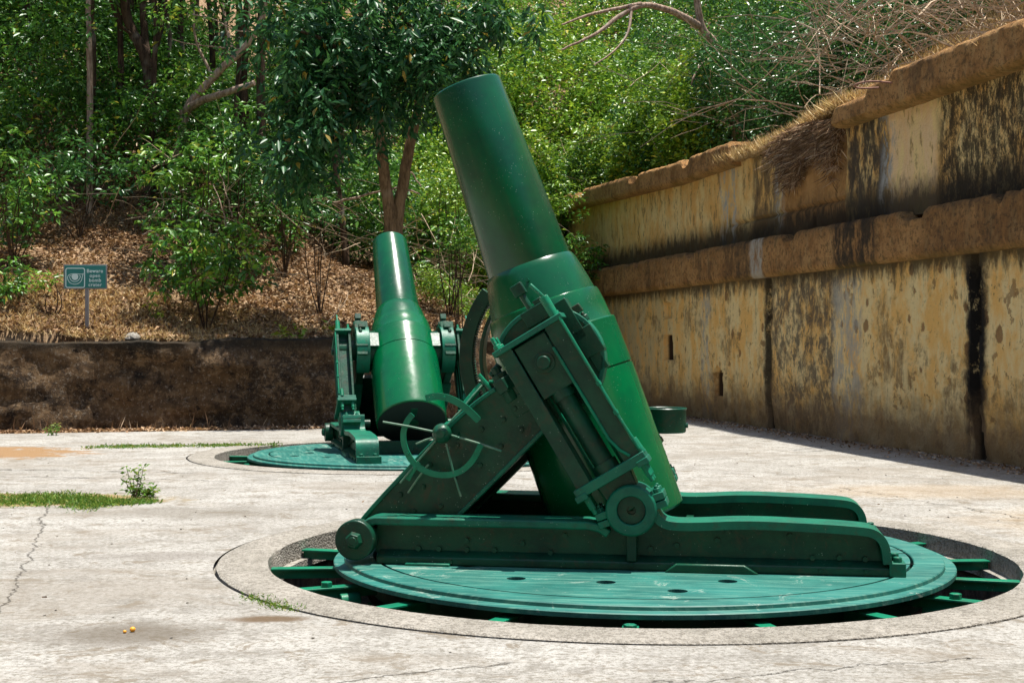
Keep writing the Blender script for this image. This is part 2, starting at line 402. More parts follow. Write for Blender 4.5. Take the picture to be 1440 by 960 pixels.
# ---- big wall; object coords: x along the wall (0 at its far left end), y out of the face, z up
def wall_mat(kind):
    m = NM('stained_wall_' + kind); o = m.sep(); X, Z = o[0], o[2]
    st = m.noise(1.0, 9, .72, vec=m.mapv((1.9, 1, .8)))         # long vertical runs
    st2 = m.noise(1.0, 8, .78, vec=m.mapv((4.4, 1, 1.5), (5, 0, 3)))
    bl = m.noise(1.7, 8, .72); fi = m.noise(14, 8, .8); pk = m.noise(4.2, 4, .65, vec=m.mapv((1, 1, .8), (9, 2, 4)))
    def band(a, b, soft=.15):
        x = m.math('ADD', X, m.math('MULTIPLY', m.math('SUBTRACT', bl, .5), .5))
        return m.math('MULTIPLY', m.step(x, a - soft, a + soft), m.step(x, b + soft, b - soft))
    brown = m.mix(m.step(bl, .38, .6), (.28, .14, .05), (.46, .25, .095))
    if kind == 'lower':
        col = m.mix(m.step(st, .40, .58), (.90, .54, .17), (.92, .72, .36))
        col = m.mix(m.math('MULTIPLY', m.step(st2, .56, .63), .7), col, (.30, .19, .08))
        col = m.mix(m.math('MULTIPLY', m.step(st, .59, .66), .65), col, (.22, .14, .07))
        vd = m.voro(2.3, vec=m.mapv((1.15, 1, .85))); vc = m.sep(m.voro(2.3, vec=m.mapv((1.15, 1, .85)), out='Color'))[0]
        rad = m.math('ADD', m.math('MULTIPLY', vc, .26), m.math('MULTIPLY', m.math('SUBTRACT', fi, .5), .35))
        sp_ = m.math('MULTIPLY', m.step(m.math('SUBTRACT', rad, vd), -.02, .03), m.step(X, 9, 12))
        col = m.mix(m.math('MULTIPLY', sp_, .85), col, (.27, .14, .055))
        col = m.mix(m.math('MULTIPLY', m.step(pk, .62, .66), .7), col, (.28, .15, .06))
        col = m.mix(m.math('MULTIPLY', m.step(fi, .57, .66), .5), col, (.12, .09, .06))
        mb_ = m.step(m.noise(.9, 7, .75, vec=m.mapv((1, 1, 1.1), (3, 1, 8))), .50, .60)
        col = m.mix(m.math('MULTIPLY', mb_, m.math('ADD', .12, m.math('MULTIPLY', m.step(st2, .42, .55), .6))), col, (.22, .135, .06))
        mott = m.math('MULTIPLY', band(14.3, 17.0), m.step(m.noise(2.6, 9, .8, vec=m.mapv((1.5, 1, .9))), .44, .56))
        col = m.mix(m.math('MULTIPLY', mott, .85), col, (.12, .10, .075))
        far = m.math('MULTIPLY', m.step(X, 11, 6.5), m.step(st, .38, .6))
        col = m.mix(m.math('MULTIPLY', far, .4), col, (.25, .15, .07))
        blk = m.math('MAXIMUM', band(21.05, 21.55, .1), m.math('MULTIPLY', band(14.0, 14.35, .08), .9))
        col = m.mix(m.math('MULTIPLY', blk, m.step(st2, .36, .46)), col, (.018, .016, .014))
        gr = m.math('MULTIPLY', m.math('MAXIMUM', band(16.9, 17.9), band(10.6, 11.1)), m.step(st2, .44, .54))
        col = m.mix(m.math('MULTIPLY', gr, .7), col, (.42, .42, .38))
        zb = m.math('ADD', Z, m.math('MULTIPLY', m.math('SUBTRACT', bl, .5), 1.6))
        col = m.mix(m.math('MULTIPLY', m.step(zb, 1.0, .25), .85), col, m.mix(fi, (.14, .09, .045), (.34, .22, .12)))
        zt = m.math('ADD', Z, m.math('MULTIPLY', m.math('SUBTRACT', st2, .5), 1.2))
        col = m.mix(m.math('MULTIPLY', m.step(zt, 2.5, 2.8), .9), col, (.09, .07, .04))  # dark drips under the belt, with its shadow line painted in
    elif kind == 'upper':
        col = m.mix(m.step(st, .40, .6), (.80, .47, .15), (.88, .66, .30))
        col = m.mix(m.math('MULTIPLY', m.step(st2, .53, .60), .75), col, (.28, .17, .07))
        br = m.math('MAXIMUM', band(14.6, 17.3, .1), m.math('MULTIPLY', m.step(X, 6, 2.), .6))
        col = m.mix(m.math('MULTIPLY', br, .92), col, brown)
        bk = m.math('MULTIPLY', m.math('MAXIMUM', band(17.35, 18.85, .1), m.math('MULTIPLY', band(13.1, 14.5, .1), .8)), m.step(st2, .38, .52))
        col = m.mix(m.math('MULTIPLY', bk, .92), col, (.045, .04, .035))
        mo = m.math('MULTIPLY', m.step(X, 20.1, 20.4), m.step(m.noise(5, 9, .9, vec=m.mapv((1.8, 1, .7))), .42, .52))
        col = m.mix(m.math('MULTIPLY', mo, .92), col, (.025, .023, .018))
        yl = m.math('MULTIPLY', band(18.75, 20.2, .08), m.math('MULTIPLY', m.step(st, .60, .48), m.step(st2, .60, .50)))
        col = m.mix(m.math('MULTIPLY', yl, .85), col, m.mix(st2, (.85, .45, .14), (.90, .82, .60)))
        gr = m.math('MULTIPLY', m.math('MAXIMUM', m.math('MAXIMUM', band(11.4, 12.3), band(14.2, 14.7)), band(18.5, 18.9)), m.step(st2, .46, .56))
        col = m.mix(m.math('MULTIPLY', gr, .8), col, (.46, .46, .43))
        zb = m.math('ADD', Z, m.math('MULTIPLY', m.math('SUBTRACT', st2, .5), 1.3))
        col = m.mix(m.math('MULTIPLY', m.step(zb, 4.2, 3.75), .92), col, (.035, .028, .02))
    else:
        col = m.mix(m.math('MULTIPLY', m.step(st2, .50, .62), .5), brown, (.46, .30, .13))
        col = m.mix(m.math('MULTIPLY', m.step(fi, .50, .58), .7), col, (.09, .06, .03))
        col = m.mix(m.math('MULTIPLY', m.step(st, .54, .62), .6), col, (.10, .065, .035))
        if kind == 'belt':
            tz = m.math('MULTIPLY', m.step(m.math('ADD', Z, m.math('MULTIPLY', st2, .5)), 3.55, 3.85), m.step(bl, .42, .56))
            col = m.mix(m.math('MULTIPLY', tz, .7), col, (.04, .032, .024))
            bk = m.math('MAXIMUM', band(17.3, 18.7, .1), m.math('MULTIPLY', m.step(X, 19.9, 20.3), .35))
            bk = m.math('MAXIMUM', bk, m.math('MULTIPLY', band(12.3, 13.6), .6))
            bk = m.math('MULTIPLY', bk, m.step(st2, .38, .54))
            col = m.mix(m.math('MULTIPLY', bk, .9), col, (.03, .026, .02))
            gr = m.math('MULTIPLY', band(13.7, 14.3, .08), m.step(st2, .42, .56))
            col = m.mix(m.math('MULTIPLY', gr, .8), col, (.46, .44, .38))
        mo = m.step(m.math('ADD', Z, m.math('MULTIPLY', bl, .2)), *((3.02, 2.85) if kind == 'belt' else (5.34, 5.14)))
        col = m.mix(m.math('MULTIPLY', mo, .5), col, (.20, .15, .03))
    if kind == 'lower': col = m.mix(m.step(o[1], .09, .16), col, (.045, .032, .022))  # shade inside the niches and grooves painted dark by depth
    h = m.math('ADD', m.math('ADD', m.math('MULTIPLY', bl, .6), m.math('MULTIPLY', fi, .5)), m.math('MULTIPLY', pk, .5))
    return m.fin(col, .93, m.bump(h, 1.0, .09), spec=.15)

def bark_mat(name, a, b):
    m = NM(name); n1 = m.noise(6, 8, .75, vec=m.mapv((2.5, 2.5, .5))); n2 = m.noise(1.2, 3)
    col = m.mix(m.step(n1, .38, .62), a, b); col = m.mix(m.math('MULTIPLY', m.step(n2, .55, .7), .35), col, (.35, .33, .28))
    return m.fin(col, .9, m.bump(n1, .9, .03), spec=.15)
M_bark = bark_mat('brown_bark', (.10, .065, .035), (.25, .17, .095))
M_barkd = bark_mat('dark_bark', (.035, .022, .015), (.10, .065, .04))
M_barkl = bark_mat('pale_bark', (.20, .13, .09), (.45, .34, .26))
M_stick = bark_mat('dry_stick', (.30, .21, .13), (.58, .46, .32))

def leaf_mat(name, ramp, trans=.24, rough=.38, spec=.5):
    m = NM(name); a = m.n('ShaderNodeAttribute'); a.attribute_name = 'tint'
    col = m.ramp(a.outputs['Fac'], ramp)
    m.fin(col, rough, spec=spec)
    tr = m.n('ShaderNodeBsdfTranslucent'); tc = m.mix(.5, col, (1, .95, .25), 'MULTIPLY'); 
    br = m.n('ShaderNodeBrightContrast'); m.l(tc, br.inputs[0]); br.inputs[1].default_value = .02
    m.l(br.outputs[0], tr.inputs[0])
    mx = m.n('ShaderNodeMixShader'); mx.inputs[0].default_value = trans
    m.l(m.b.outputs[0], mx.inputs[1]); m.l(tr.outputs[0], mx.inputs[2]); m.l(mx.outputs[0], m.out.inputs[0])
    return m.m
L_mid = leaf_mat('leaf_mid_green', [(0, (.014, .06, .01)), (.5, (.045, .16, .014)), (.85, (.17, .36, .03)), (1, (.34, .32, .04))])
L_bright = leaf_mat('leaf_yellow_green', [(0, (.03, .10, .01)), (.5, (.14, .29, .018)), (.85, (.38, .52, .03)), (1, (.5, .44, .06))])
L_dark = leaf_mat('leaf_dark_glossy', [(0, (.010, .055, .016)), (.5, (.022, .11, .03)), (.93, (.07, .22, .05)), (1, (.3, .22, .03))], .25, .42, .4)
L_deep = leaf_mat('leaf_deep_green', [(0, (.015, .065, .015)), (.6, (.04, .15, .025)), (.95, (.10, .26, .04)), (1, (.2, .17, .04))], .25, .33)
L_dry = leaf_mat('dry_leaf', [(0, (.09, .05, .03)), (.4, (.25, .15, .085)), (.8, (.48, .32, .19)), (1, (.66, .52, .36))], .12, .8, .1)
L_straw = leaf_mat('dry_straw', [(0, (.36, .22, .09)), (.5, (.66, .46, .22)), (1, (.85, .70, .42))], .2, .7, .2)
L_grass = leaf_mat('fresh_grass', [(0, (.05, .13, .01)), (.6, (.11, .24, .02)), (1, (.34, .34, .08))], .35, .5, .3)

# ------------------------------------------------------------------ terrain
Lw = [(-32, 22.8), (-20, 23.7), (-9.2, 24.9), (-3, 26.4), (0.3, 30), (1.6, 37.0)]           # front line of the low wall
def d_low(x, y):
    """signed distance behind the low wall line (positive behind)"""
    x = np.asarray(x, float); y = np.asarray(y, float); best = np.full(x.shape, 1e9); sg = np.ones(x.shape)
    P = Lw + [(1.9, 39.5)]
    for (ax, ay), (bx, by) in zip(P[:-1], P[1:]):
        ex, ey = bx - ax, by - ay; L2 = ex * ex + ey * ey
        t = np.clip(((x - ax) * ex + (y - ay) * ey) / L2, 0, 1)
        d = np.hypot(x - ax - t * ex, y - ay - t * ey); s_ = np.sign(ex * (y - ay) - ey * (x - ax))
        m_ = d < best; best = np.where(m_, d, best); sg = np.where(m_, s_, sg)
    sg = np.where(y > 39.5 - (x - 1.9) * .2, 1.0, sg)
    sg = np.where((x > 1.9) & (y <= 39.5 - (x - 1.9) * .2), -1.0, sg)
    return best * sg
WD = Vector((.2149, -.9766)); WN = Vector((-.9766, -.2149)); W0 = Vector((1.75, 39.5))   # big wall: direction towards the camera, outward normal, far end
def d_wall(x, y): return -((np.asarray(x) - W0.x) * WN.x + (np.asarray(y) - W0.y) * WN.y)
def s_wall(x, y): return (np.asarray(x) - W0.x) * WD.x + (np.asarray(y) - W0.y) * WD.y
def terr(x, y):
    x = np.asarray(x, float); y = np.asarray(y, float)
    dl = d_low(x, y); dw = d_wall(x, y); sw = s_wall(x, y)
    nz = fbm(x * .22, y * .22, 0) * 1.1 + fbm(x * 1.1, y * 1.1, 2, 3) * .22
    ramp_ = np.clip(dl / 2, 0, 1)
    zl = 1.62 + .50 * np.maximum(dl - .3, 0) + .18 * np.maximum(dl - 8, 0) + nz * ramp_
    zr = 5.35 + .50 * np.maximum(dw - .8, 0) + .25 * np.maximum(dw - 6, 0) + nz * np.clip(dw / 3, 0, 1) * .8
    court = (dl <= .5) & (dw <= .5)
    zr = zr - .9 * np.maximum(-sw, 0) - .7 * np.maximum(-dw, 0)
    z = np.where(court, -.03, np.maximum(np.where(dl > .5, zl, -5), np.where(sw > 0, np.where(dw > .5, zr, -5), zr)))
    z = np.maximum(z, -.03)
    hb = .75 * np.maximum(np.maximum(-5 - y, -15.5 - x - .15 * y), 0); hb = hb + nz * np.clip(hb, 0, 1); z = np.where(hb > 0, np.maximum(z, np.minimum(hb, 16) - .03), z)
    return np.minimum(z, 45)
PITS = [(0.94, 10.38), (-1.48, 19.75)]
xs = np.concatenate([np.arange(-90, -26, 4), np.arange(-26, 30, .35), np.arange(30, 91, 4)])
ys = np.concatenate([np.arange(-60, 0, 4), np.arange(0, 62, .35), np.arange(62, 130, 4)])
GX, GY = np.meshgrid(xs, ys); GZ = terr(GX, GY); nx, ny = len(xs), len(ys)
idx = np.arange(nx * ny).reshape(ny, nx)
fc = np.stack([idx[:-1, :-1], idx[:-1, 1:], idx[1:, 1:], idx[1:, :-1]], -1).reshape(-1, 4)
cx = (GX[:-1, :-1] + GX[1:, 1:]).ravel() / 2; cy = (GY[:-1, :-1] + GY[1:, 1:]).ravel() / 2
keep = np.ones(len(fc), bool)
for px_, py_ in PITS: keep &= np.hypot(cx - px_, cy - py_) > 3.3
me = np_mesh('terrain', np.stack([GX, GY, GZ], -1).reshape(-1, 3), fc[keep], M_earth, True)
tag(link('terrain', me, None), kind='structure')

# pavement, with two round openings
out = [(-14.6, -4.5), (11.6, -4.5), (11.35, -2), (4.0, 31.5), (2.3, 36.6), (1.0, 35.0), (-.4, 29.2), (-3.2, 25.6), (-9.2, 24.1), (-18.2, 23.2)]
pave = plate(out, [circle(px_, py_, 3.13, 160) for px_, py_ in PITS], 0.0, 'courtyard_pavement', M_pave)
tag(pave, kind='structure')
for i, (px_, py_) in enumerate(PITS):
    b = MB(); b.lathe([(2.68, -.20), (2.68, -.14), (2.74, -.14), (2.745, .006), (2.757, .014), (3.085, .014), (3.108, .004), (3.113, -.05), (3.3, -.05)], n=128)
    # roughen the ring a little
    b.v = [(x + random.uniform(-.004, .004), y + random.uniform(-.004, .004), z) for x, y, z in b.v]
    o = b.build('pit_kerb_ring', M_agg, smooth=40); o.location = (px_, py_, 0); tag(o, kind='structure')
    b = MB(); b.lathe([(2.72, -.16), (2.72, -1.9), (0.01, -1.9)], n=96)
    o = b.build('pit_well', M_well, smooth=40); o.location = (px_, py_, 0); tag(o, kind='structure')

# ------------------------------------------------------------------ mortar
TR = (-.627, 1.485)
def arm_up(a_, b_, piv=(-.027, .446)):
    """frame coordinates (a along the recoil frame, b across it) -> (u, z)"""
    A = (-.515, .857); B = (.857, .515)
    return (piv[0] + a_ * A[0] + b_ * B[0], piv[1] + a_ * A[1] + b_ * B[1])
def fbox(mb, b0, b1, v0, v1, a0, a1):
    q = [arm_up(a0, b0), arm_up(a0, b1), arm_up(a1, b1), arm_up(a1, b0)]
    mb.prism(q, v0, v1)
def fcyl(mb, a0, b0, a1, b1, v, r, r1=None, n=20, v1=None):
    p = arm_up(a0, b0); q = arm_up(a1, b1); v1 = v if v1 is None else v1
    mb.cyl((p[0], v, p[1]), (q[0], v1, q[1]), r, r1, n)
def sm(pts, it=2):
    """Chaikin smoothing of an open path"""
    for _ in range(it):
        q = [pts[0]]
        for a, b in zip(pts[:-1], pts[1:]):
            q += [(a[0] * .75 + b[0] * .25, a[1] * .75 + b[1] * .25), (a[0] * .25 + b[0] * .75, a[1] * .25 + b[1] * .75)]
        q.append(pts[-1]); pts = q
    return pts
def arcp(cx_, cz_, r, a0, a1, n=16):
    return [(cx_ + r * math.cos(R(a0 + (a1 - a0) * i / n)), cz_ + r * math.sin(R(a0 + (a1 - a0) * i / n))) for i in range(n + 1)]

def mirror_mb(mb, s):
    if s < 0: return mb
    mb.v = [(x, -y, z) for x, y, z in mb.v]; return mb
def Bd(mb, s, *a, **k): return mirror_mb(mb, s).build(*a, **k)

def build_mortar(name, loc, yaw, elev_deg, label, wheel):
    root = empty(name, loc, yaw, label, 'mortar', 'heavy coastal mortars in round pits')
    # --- turntable deck
    zt = .03; dsh = (-.037, -.02) if wheel else (0, 0)
    holes = []
    for (r_, a_) in ((1.42, -62), (1.42, -95), (1.55, -118), (1.28, -38), (1.7, -78), (1.75, -20), (1.6, 118), (1.35, 95), (1.5, 62), (1.7, 140), (1.45, -142), (1.62, 38)):
        holes.append(circle(r_ * math.cos(R(a_)), r_ * math.sin(R(a_)), .065, 20))
    deck = plate(circle(0, 0, 1.975, 128), holes, zt, 'deck_plate', M_deck, root, .02)
    b = MB(); b.lathe([(1.998, -.02), (1.998, .026), (2.004, .032), (2.205, .032), (2.212, .026), (2.215, .004), (2.225, 0), (2.285, 0), (2.292, -.006), (2.292, -.034), (2.28, -.038), (2.2, -.04), (2.1, -.06)], n=160)
    ring = b.build('deck_rim', M_deck, root, smooth=35)
    for o_ in (deck, ring): o_.location = (dsh[0], dsh[1], 0)
    b = MB(); b.lathe([(1.9, -.22), (1.9, -.045), (2.06, -.045), (2.06, -.22)], n=96, closed=True); b.cyl((0, 0, -.9), (0, 0, -.03), 1.1, 1.1, 48)
    b.build('racer_drum', M_cast, root)
    b = MB()
    for dx in (-.35, .15, .33): b.box(1.78, 1.98, -.004 + dx, .004 + dx, zt, zt + .003)
    b.box(-1.98, -1.6, -.006 + .1, .006 + .1, zt, zt + .003)
    b.build('plate_seam', M_dark, deck, smooth=0, split=True)
    # --- side cheeks
    for s in (-1, 1):
        ck = MB()
        web = [(-1.86, .09), (-1.9, .2), (-1.84, .33), (-.2, .33), (-.16, .40), (.12, .40), (.2, .355), (.757, .355), (1.5, .335), (1.63, .28), (1.68, .09)]
        ck.prism(web, -.86, -.79)
        # base flange with chamfer
        for (u0, u1, vv) in ((-1.84, 1.8, -.95),):
            ck.add([(u0, vv, .03), (u1, vv, .03), (u1, vv, .085), (u0, vv, .085), (u0, -.86, .125), (u1, -.86, .125), (u0, -.66, .125), (u1, -.66, .125), (u0, -.66, .03), (u1, -.66, .03)],
                   [(0, 1, 2, 3), (3, 2, 5, 4), (4, 5, 7, 6), (6, 7, 9, 8), (0, 8, 9, 1), (0, 3, 4, 6, 8), (1, 9, 7, 5, 2)])
        ck.prism([(.2, .03), (.38, .03), (.72, .03), (.84, .03), (.74, .092), (.28, .092)], -1.0, -.94)
        cheek = Bd(ck, s, 'cheek', M_cast, root, bevel=.01)
        fl = MB(); fl.ribbon([(-1.95, .315), (-1.9, .355), (-1.85, .366), (-.34, .362), (-.24, .345), (-.17, .30)], .058, -.96, -.66)
        fl.ribbon([(.115, .585), (.125, .57)] + sm([(.13, .56), (.15, .45), (.19, .385), (.27, .368), (.45, .372), (.757, .392), (1.2, .38), (1.50, .366), (1.62, .35), (1.70, .27), (1.72, .12)], 3), .058, -.96, -.66)
        Bd(fl, s, 'flange', M_flange, cheek, bevel=.012, split=True)
        fo = MB(); fo.box(1.70, 1.81, -.96, -.64, .03, .125)
        for vv in (-.9, -.72): fo.hexnut((1.76, vv, .12), (1.76, vv, .16), .03)
        fo.box(-1.62, -1.3, -1.0, -.95, .03, .05)
        Bd(fo, s, 'foot', M_flange, cheek, bevel=.006, split=True)
        rb = MB(); rb.box(-.062, .008, -.955, -.86, .09, .28); Bd(rb, s, 'rib', M_cast, cheek, bevel=.008)
        bo = MB()
        for (u, z) in ((.28, .2), (.56, .24), (.63, .30), (.10, .17), (-1.55, .135), (-1.4, .135), (-1.2, .135), (-1.0, .135), (1.2, .135), (1.38, .14), (1.55, .135), (-.6, .13), (-1.2, .2), (-.5, .25), (1.05, .28), (.02, .10), (-.8, .19)):
            bo.hexnut((u, -.885, z), (u, -.85, z), .02)
        for (u, z) in ((1.55, .065), (.45, .06), (1.25, .06), (-.5, .06), (-1.3, .06), (-.027, .07)): bo.cyl((u, -.965, z), (u, -.94, z), .014, n=10)
        Bd(bo, s, 'bolt', M_cast, cheek, split=True)
        # pivot bearing with clamp
        pv = MB(); P = (-.027, .446)
        n = 40
        M = Matrix.Translation((P[0], -.98, P[1])) @ Matrix.Rotation(R(90), 4, 'X')
        pv.lathe([(.098, .0), (.102, .012), (.165, .014), (.178, .0), (.182, -.14), (.182, -.26), (.098, -.26)], M, n, True)
        bear = Bd(pv, s, 'pivot_bearing', M_flange, cheek, bevel=.004)
        lg = MB(); ca, sa = math.cos(R(20)), math.sin(R(20))
        def tl(x, z): return (P[0] + x * ca - z * sa, P[1] + x * sa + z * ca)
        for x0, x1 in ((-.25, -.16), (.16, .25)):
            for z0, z1 in ((-.052, -.004), (.004, .055)):
                lg.prism([tl(x0, z0), tl(x1, z0), tl(x1, z1), tl(x0, z1)], -.975, -.72)
        for x in (-.21, .21):
            for vv in (-.92, -.77):
                a0 = tl(x, .05); a1 = tl(x, .085); a2 = tl(x, .105)
                lg.hexnut((a0[0], vv, a0[1]), (a1[0], vv, a1[1]), .03); lg.cyl((a1[0], vv, a1[1]), (a2[0], vv, a2[1]), .014, n=10)
        Bd(lg, s, 'clamp_lug', M_flange, cheek, bevel=.005, split=True)
        pn = MB(); pn.lathe([(.01, -.03), (.03, -.03), (.032, .0), (.094, .0), (.096, -.2)], Matrix.Translation((P[0], -.955, P[1])) @ Matrix.Rotation(R(90), 4, 'X'), 32)
        Bd(pn, s, 'pivot_pin', M_cast, cheek)
        # front roller of the saddle
        rl = MB(); M = Matrix.Translation((-1.98, -1.03, .205)) @ Matrix.Rotation(R(90), 4, 'X')
        rl.lathe([(.001, .0), (.136, .0), (.142, -.008), (.142, -.12), (.11, -.13), (.11, -.36)], M, 40)
        rl.cyl((-1.98, -1.03, .205), (-1.98, -1.075, .205), .068, .05, 6); rl.cyl((-1.98, -1.07, .205), (-1.98, -1.08, .205), .03, n=16)
        Bd(rl, s, 'front_roller', M_cast, root, bevel=.004)
        # --- saddle arm
        sd = MB()
        poly = sm([(-2.02, .12), (-2.06, .22), (-2.0, .35), (-1.575, .80), (-1.322, 1.055), (-1.16, 1.19), (-1.0, 1.30), (-.86, 1.46)], 1)
        poly += arcp(TR[0], TR[1] - .02, .385, 172, -58, 22)
        poly += [(-.50, 1.10), (-.66, .98), (-1.27, .365), (-1.55, .10)]
        sd.prism(poly[::-1], -.715, -.6)
        arm = Bd(sd, s, 'saddle_arm', M_cast, root, bevel=.01)
        rim = MB(); rim.ribbon(arcp(TR[0], TR[1] - .02, .40, 168, -50, 26), .035, -.725, -.53)
        top = [(-2.05, .26), (-2.0, .35), (-1.575, .80), (-1.322, 1.055), (-1.16, 1.19), (-1.03, 1.28)]
        rim.ribbon(sm(top, 2), .03, -.735, -.59)
        rim.ribbon(sm([(-.64, .985), (-1.27, .352), (-1.5, .13)], 1), .03, -.735, -.59)
        Bd(rim, s, 'arm_rim', M_flange, arm, bevel=.006, split=True)
        bo = MB()
        for (u, z) in ((-1.72, .5), (-1.55, .56), (-1.5, .72), (-1.32, .62), (-1.3, .86), (-1.13, .72), (-1.12, .98), (-.98, .86), (-.96, 1.05), (-.83, .98), (-1.62, .38), (-1.42, .42), (-.88, 1.13)):
            bo.cyl((u, -.70, z), (u, -.73, z), .024, .018, 12); bo.cyl((u, -.73, z), (u, -.74, z), .012, n=8)
        Bd(bo, s, 'bolt', M_cast, arm, split=True)
        # bearing cap over the trunnion with its long bolts
        cp = MB()
        fbox(cp, .0, .22, -.735, -.54, 1.46, 1.58); fbox(cp, .2, .34, -.735, -.54, 1.2, 1.52)
        fbox(cp, .25, .40, -.735, -.56, 1.06, 1.27); fbox(cp, .27, .36, -.725, -.57, .94, 1.07)
        for q_ in (.31, .385): fcyl(cp, 1.30, q_, 1.345, q_, -.66, .03, n=6); fcyl(cp, 1.34, q_, 1.37, q_, -.66, .015, n=8)
        fbox(cp, .12, .19, -.70, -.62, 1.55, 1.62)
        p0 = arm_up(1.56, .08); p1 = arm_up(1.74, .075); p2 = arm_up(1.82, .075)
        cp.cyl((p0[0], -.64, p0[1]), (p1[0], -.64, p1[1]), .024, n=12)
        fbox(cp, .03, .12, -.69, -.60, 1.70, 1.79)
        fbox(cp, .25, .40, -.68, -.58, 1.38, 1.44)
        Bd(cp, s, 'bearing_cap', M_cast, arm, bevel=.008, split=True)
        # --- recoil frame: two channel rails, crosshead, cylinder, end plates
        rf = MB()
        for b0, b1 in ((-.25, -.14), (.13, .255)):
            inner = b1 if b0 < 0 else b0; outer = b0 if b0 < 0 else b1
            th = .022 * (1 if b0 < 0 else -1)
            fbox(rf, min(inner, inner - th), max(inner, inner - th), -.99, -.80, .3, 1.39)
            fbox(rf, b0, b1, -1.0, -.965, .3, 1.39); fbox(rf, b0, b1, -.825, -.79, .3, 1.39)
        frame = Bd(rf, s, 'recoil_frame', M_cast, root, bevel=.005, split=True)
        ep = MB()
        fbox(ep, -.275, .285, -1.02, -.78, 1.385, 1.425)
        fbox(ep, -.275, .285, -1.03, -.775, .245, .315); fbox(ep, -.29, -.2, -1.04, -.77, .225, .27); fbox(ep, .2, .29, -1.04, -.77, .225, .27)
        ep_o = Bd(ep, s, 'end_plate', M_flange, frame, bevel=.006, split=True)
        nk = MB()
        q = [arm_up(.25, -.13), arm_up(.12, -.12), arm_up(.0, -.10), arm_up(.0, .10), arm_up(.12, .12), arm_up(.25, .14)]
        nk.prism(q, -.94, -.76); Bd(nk, s, 'lower_neck', M_cast, frame, bevel=.01)
        tb = MB()
        for b_, v_ in ((-.225, -.97), (-.225, -.82), (.235, -.97), (.235, -.82)):
            fcyl(tb, .14, b_, .25, b_, v_, .026, n=6); fcyl(tb, .10, b_, .15, b_, v_, .016, n=10)
            fcyl(tb, 1.42, b_, 1.46, b_, v_, .03, n=6); fcyl(tb, 1.45, b_, 1.52, b_, v_, .016, n=10)
        fcyl(tb, 1.42, .235, 1.58, .235, -.97, .034); fcyl(tb, 1.58, .235, 1.70, .20, -.97, .014, n=8)
        fcyl(tb, .3, .27, .42, .27, -.97, .03, .022, n=12)
        Bd(tb, s, 'tie_bolt', M_bright, frame, bevel=.003, split=True)
        ch = MB(); fbox(ch, -.13, .12, -.985, -.805, .96, 1.37)
        cross = Bd(ch, s, 'crosshead', M_cast, frame, bevel=.008)
        tp = MB(); tp.cyl((TR[0], -.97, TR[1] - .02), (TR[0], -1.06, TR[1] - .02), .052, .046, 24); tp.cyl((TR[0], -.98, TR[1] - .02), (TR[0], -1.0, TR[1] - .02), .075, n=24)
        Bd(tp, s, 'crosshead_pin', M_cast, cross, bevel=.006)
        rc = MB(); fcyl(rc, .28, .0, .98, .0, -.9, .072, n=28); fcyl(rc, .9, .0, .97, .0, -.9, .088, n=28); fcyl(rc, .3, .0, .38, .0, -.9, .088, n=28)
        Bd(rc, s, 'recoil_cylinder', M_cast, frame)
        rods = MB()
        for b_ in (-.105, .1): fcyl(rods, .3, b_, .98, b_, -.80, .012, n=8)
        # pale oil pipes along the rails
        pts = [(arm_up(a_, b_)[0], -1.012, arm_up(a_, b_)[1]) for a_, b_ in ((1.40, .262), (1.0, .262), (.6, .262), (.42, .27), (.34, .27))]
        rods.tube(pts, .011, 8)
        pts = [(arm_up(a_, b_)[0], -1.012, arm_up(a_, b_)[1]) for a_, b_ in ((1.24, .118), (.9, .122), (.5, .124), (.40, .15), (.33, .19))]
        rods.tube(pts, .011, 8)
        for a_ in (.62, .85): fcyl(rods, a_, .262, a_ + .03, .262, -1.012, .018, n=10)
        Bd(rods, s, 'oil_pipe', M_bright, frame, split=True)
        # clamp bolts on the saddle's upper edge
        cb = MB(); fcyl(cb, 1.08, -.36, 1.3, -.36, -.68, .06, n=8); fcyl(cb, 1.16, -.36, 1.26, -.36, -.68, .08, n=6); fcyl(cb, 1.3, -.36, 1.36, -.36, -.68, .035, n=8)
        fbox(cb, -.40, -.27, -.72, -.6, .96, 1.10)
        cb.cyl((-1.06, -.66, 1.36), (-1.0, -.66, 1.44), .03, n=6)
        Bd(cb, s, 'clamp_bolt', M_cast, arm, bevel=.005, split=True)
    # cross plate added between the arms to block light, with the front axle
    b = MB()
    b.prism([(-1.95, .14), (-1.92, .2), (-1.02, 1.12), (-.97, 1.07), (-1.86, .13)], -.6, .6)
    b.cyl((-1.98, -.9, .205), (-1.98, .9, .205), .07, n=24)
    b.build('shade_plate_and_axle', M_cast, root, bevel=.006)
    b = MB(); b.box(-1.2, -.15, -.66, .66, .031, .07); b.box(.3, .36, -.7, .7, .031, .22); b.cyl((-.027, -.75, .446), (-.027, -.56, .446), .06, n=20); b.cyl((-.027, .75, .446), (-.027, .56, .446), .06, n=20)
    for q in range(14): b.hexnut((-1.3 + .08 * q, -.5, .07), (-1.3 + .08 * q, -.5, .10), .024)
    b.build('transom', M_cast, root, bevel=.006, split=True)
    # --- barrel (own frame: axis +Z to the muzzle, origin in the trunnions)
    bar = empty('barrel', (0, 0, 0)); C.objects.unlink(bar); bpy.data.objects.remove(bar)
    b = MB(); T = 2.215
